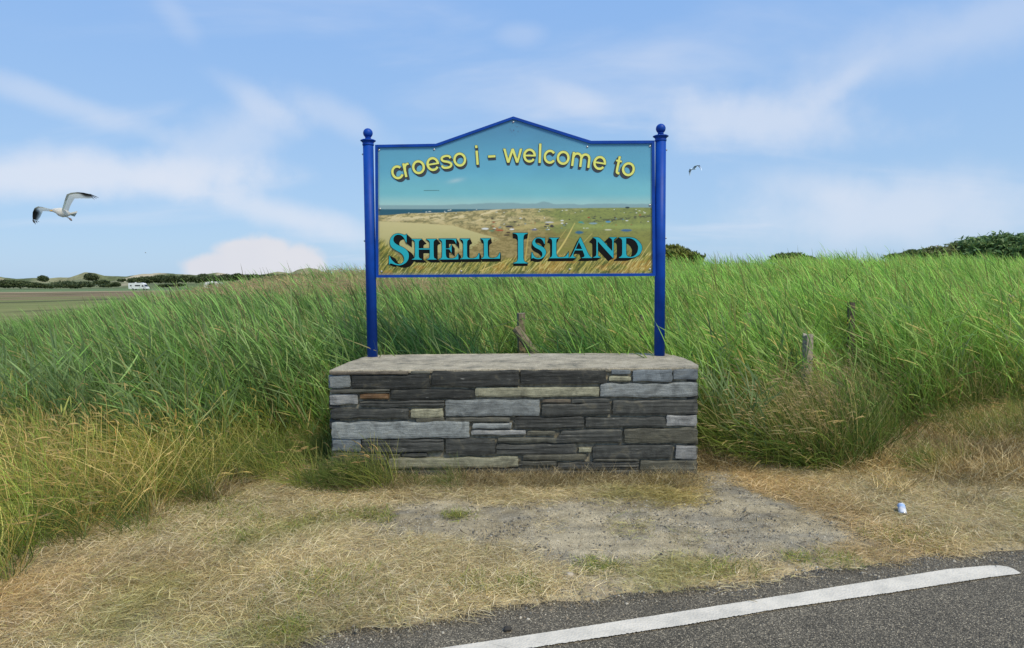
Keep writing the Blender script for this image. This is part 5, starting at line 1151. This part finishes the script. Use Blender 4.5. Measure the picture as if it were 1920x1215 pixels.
# ------------------------------------------------------------------ gulls
M_plume = vcol_mat('plumage', .75, .5); M_beak = simple('beak', (.55, .32, .06), .5); M_foot = simple('gull_foot', (.32, .22, .18), .7); M_eye = simple('gull_eye', (.02, .02, .02), .2)
def gull():
    D = 12.0; org = at_y(115, 395, D); K = D / FPX / 10.667; oo = np.array(org)
    root = empty('gull', org); tag(root, 'large white gull gliding left with black tipped wings spread', 'gull')
    def q(X, Y, dep): return np.array(at_y(40 + X / 10.667, 340 + Y / 10.667, D + dep)) - oo
    V, F, C = [], [], []
    # body: rings along an axis from beak root to tail
    axis = [((622, 575), 8, 0), ((640, 577), 34, 0), ((672, 583), 44, 0), ((710, 590), 55, .01), ((770, 612), 82, .02), ((840, 630), 88, .04), ((900, 640), 72, .07), ((945, 652), 44, .10), ((990, 655), 22, .13)]
    n = 16; rings = []
    for (cx, cy), r, dep in axis:
        c = q(cx, cy, dep - .12); rr = r * K; ring_ = []
        for k in range(n):
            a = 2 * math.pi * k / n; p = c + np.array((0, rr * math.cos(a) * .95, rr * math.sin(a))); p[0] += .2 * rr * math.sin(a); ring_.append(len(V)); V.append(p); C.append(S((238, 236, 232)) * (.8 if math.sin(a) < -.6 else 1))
        if rings:
            for k in range(n): F.append((rings[-1][k], rings[-1][(k + 1) % n], ring_[(k + 1) % n], ring_[k]))
        rings.append(ring_)
    F.append(tuple(rings[0][::-1])); F.append(tuple(rings[-1]))
    PROF = [(.30, 1), (.12, 1), (.02, 1), (0, 0), (.06, 0), (.15, 0), (.28, 0), (.42, 0), (.56, 0), (.7, 0), (.85, 0), (1, 0)]
    def wing(secs, tips, dark_from):
        nc = 7; rows = []; N_ = len(secs)
        fine = []
        for i in range(N_ - 1):
            for k in range(3):
                t = k / 3; fine.append([np.array(secs[i][j]) * (1 - t) + np.array(secs[i + 1][j]) * t for j in range(2)] + [secs[i][2] * (1 - t) + secs[i + 1][2] * t, (i + t) / (N_ - 1)])
        fine.append([np.array(secs[-1][0]), np.array(secs[-1][1]), secs[-1][2], 1.0])
        for (le, te, dep, u) in fine:
            row = []
            for (w, side) in PROF:
                X, Y = le * (1 - w) + te * w; th = .016 * (1 - .75 * u) * math.sin(math.pi * min(1, (w + .02) / .45)); p = q(X, Y, dep - .12 + (.05 * w) + (th if side else -th * .4)); p[2] += .02 * math.sin(math.pi * w) * (1 - u * .5)
                row.append(len(V)); V.append(p)
                cc = np.array(S((244, 244, 236))) * (1 - .30 * math.exp(-((w - .15) / .16) ** 2) * (u > .25)); cc = cc * (1 - .10 * (w > .5) * (int(w * 20) % 2))
                dk = max(0, min(1, (u - dark_from) / .12)) * (1 if w < .65 else max(0, 1 - (w - .65) / .3)); cc = cc * (1 - dk) + np.array((.03, .028, .025)) * dk; C.append(cc)
            rows.append(row)
        nc = len(PROF)
        for i in range(len(rows) - 1):
            for j in range(nc - 1): F.append((rows[i][j], rows[i][j + 1], rows[i + 1][j + 1], rows[i + 1][j]))
        le, te, dep, u = fine[-1]
        for (a, b) in tips:   # separate primaries
            m = le + (te - le) * a; w = (te - le) * .16; p0 = q(*(m - w), dep - .12); p1 = q(*(m + w), dep - .10); e = q(b[0], b[1], dep - .17); mid = (p0 + p1) / 2 * .4 + e * .6; dd = (p1 - p0) * .38
            s = len(V); V.extend([p0, p1, mid - dd, mid + dd, e, p0 + [0, .004, 0], p1 + [0, .004, 0], mid - dd + [0, .004, 0], mid + dd + [0, .004, 0]]); C.extend([np.array((.035, .032, .028))] * 9)
            F.extend([(s, s + 1, s + 3, s + 2), (s + 2, s + 3, s + 4), (s + 6, s + 5, s + 7, s + 8), (s + 8, s + 7, s + 4)])
    wing([((800, 590), (945, 600), 0), ((838, 480), (975, 500), -.08), ((868, 370), (1015, 425), -.16), ((905, 262), (1065, 345), -.25), ((985, 228), (1180, 340), -.33), ((1110, 216), (1290, 344), -.40), ((1240, 226), (1365, 345), -.46), ((1370, 255), (1420, 335), -.52)], [(.05, (1565, 335)), (.35, (1520, 352)), (.62, (1475, 377)), (.95, (1435, 350))], .66)
    wing([((640, 560), (690, 620), .05), ((540, 545), (580, 605), .14), ((430, 515), (500, 597), .24), ((330, 500), (430, 598), .32), ((262, 535), (412, 640), .37), ((226, 620), (378, 715), .40), ((222, 700), (345, 760), .42), ((228, 770), (318, 790), .43)], [(.05, (250, 835)), (.2, (285, 868)), (.6, (322, 842)), (1.0, (365, 818))], .52)
    link_mesh('body', V, F, M_plume, root, True, cols=np.array(C))
    # tail fan
    V, F, C = [], [], []
    for i in range(7):
        t = i / 6; b0 = q(940, 650, -.03); e = q(1115 - 45 * t, 612 + 78 * t, .10 + .05 * t); s = len(V); d = np.array((.0, .004, .012)); V += [b0 - d, b0 + d, e + d * 1.3, e - d * 1.3, b0 - d + [0, .004, 0], b0 + d + [0, .004, 0], e + d * 1.3 + [0, .004, 0], e - d * 1.3 + [0, .004, 0]]
        F += [(s, s + 1, s + 2, s + 3), (s + 7, s + 6, s + 5, s + 4), (s, s + 3, s + 7, s + 4), (s + 1, s + 5, s + 6, s + 2)]; C += [S((225, 225, 220))] * 8
    link_mesh('tail', V, F, M_plume, root, cols=np.array(C))
    bm = bmesh.new(); a = Vector(q(640, 585, -.13)); b = Vector(q(560, 592, -.15)); ax = b - a; Lb = ax.length; add_lathe(bm, [(18 * K, 0), (15 * K, Lb * .5), (9 * K, Lb * .85), (2 * K, Lb)], 10, M=Matrix.Translation(a) @ ax.to_track_quat('Z', 'Y').to_matrix().to_4x4()); link_bm('beak', bm, M_beak, root, True)
    bm = bmesh.new(); bmesh.ops.create_icosphere(bm, subdivisions=1, radius=6 * K, matrix=Matrix.Translation(Vector(q(655, 566, -.152)))); link_bm('eye', bm, M_eye, root)
    for o_ in (0, 1):
        bm = bmesh.new(); a = Vector(q(885 + 30 * o_, 700, -.06 + .04 * o_)); b = Vector(q(1015 - 10 * o_, 788 - 20 * o_, .04 + .04 * o_)); ax = b - a; add_lathe(bm, [(5 * K, 0), (5 * K, ax.length * .5), (14 * K, ax.length * .7), (15 * K, ax.length * .9), (4 * K, ax.length)], 8, M=Matrix.Translation(a) @ ax.to_track_quat('Z', 'Y').to_matrix().to_4x4()); link_bm('foot', bm, M_foot, root, True)
gull()
def far_gull(px, py, D, span, pose, col, label):
    org = at_y(px, py, D); V, F = [], []
    bd = [(-.22, .01), (-.12, .05), (.05, .055), (.2, .02)]; n = 6
    for i, (x, r) in enumerate(bd):
        for k in range(n): a = k * math.pi / 3; V.append((x, r * math.cos(a), r * math.sin(a)))
        if i:
            for k in range(n): F.append(((i - 1) * n + k, (i - 1) * n + (k + 1) % n, i * n + (k + 1) % n, i * n + k))
    for w in pose:
        s = len(V)
        for (x, y, z, ch) in w: V += [(x - ch / 2, y, z), (x + ch / 2, y, z), (x, y + .012, z + .02)]
        for i in range(len(w) - 1):
            for k in range(3): a = s + 3 * i; F.append((a + k, a + (k + 1) % 3, a + 3 + (k + 1) % 3, a + 3 + k))
    V = [tuple(np.array(v) * span) for v in V]
    o = link_mesh('gull', V, F, simple('far_plumage', col, .8), smooth=True); o.location = org; tag(o, label, 'gull')
far_gull(1300, 317, 42, .85, [[(0, 0, .0, .2), (.1, -.2, .17, .2), (.25, -.4, .2, .18), (.38, -.5, -.02, .1), (.44, -.55, -.18, .03)], [(0, 0, 0, .2), (-.12, .2, .05, .2), (-.16, .35, -.1, .16), (-.14, .4, -.4, .05)]], (.62, .78, 1.0), 'faint grey gull in the sky right of the sign')
far_gull(273, 474, 150, .95, [[(0, 0, 0, .2), (.1, -.3, .12, .16), (.3, -.6, .02, .03)], [(0, 0, 0, .2), (-.1, .3, .1, .16), (-.35, .6, .0, .03)]], (.5, .55, .6), 'tiny distant gull low in the sky above the motorhome')
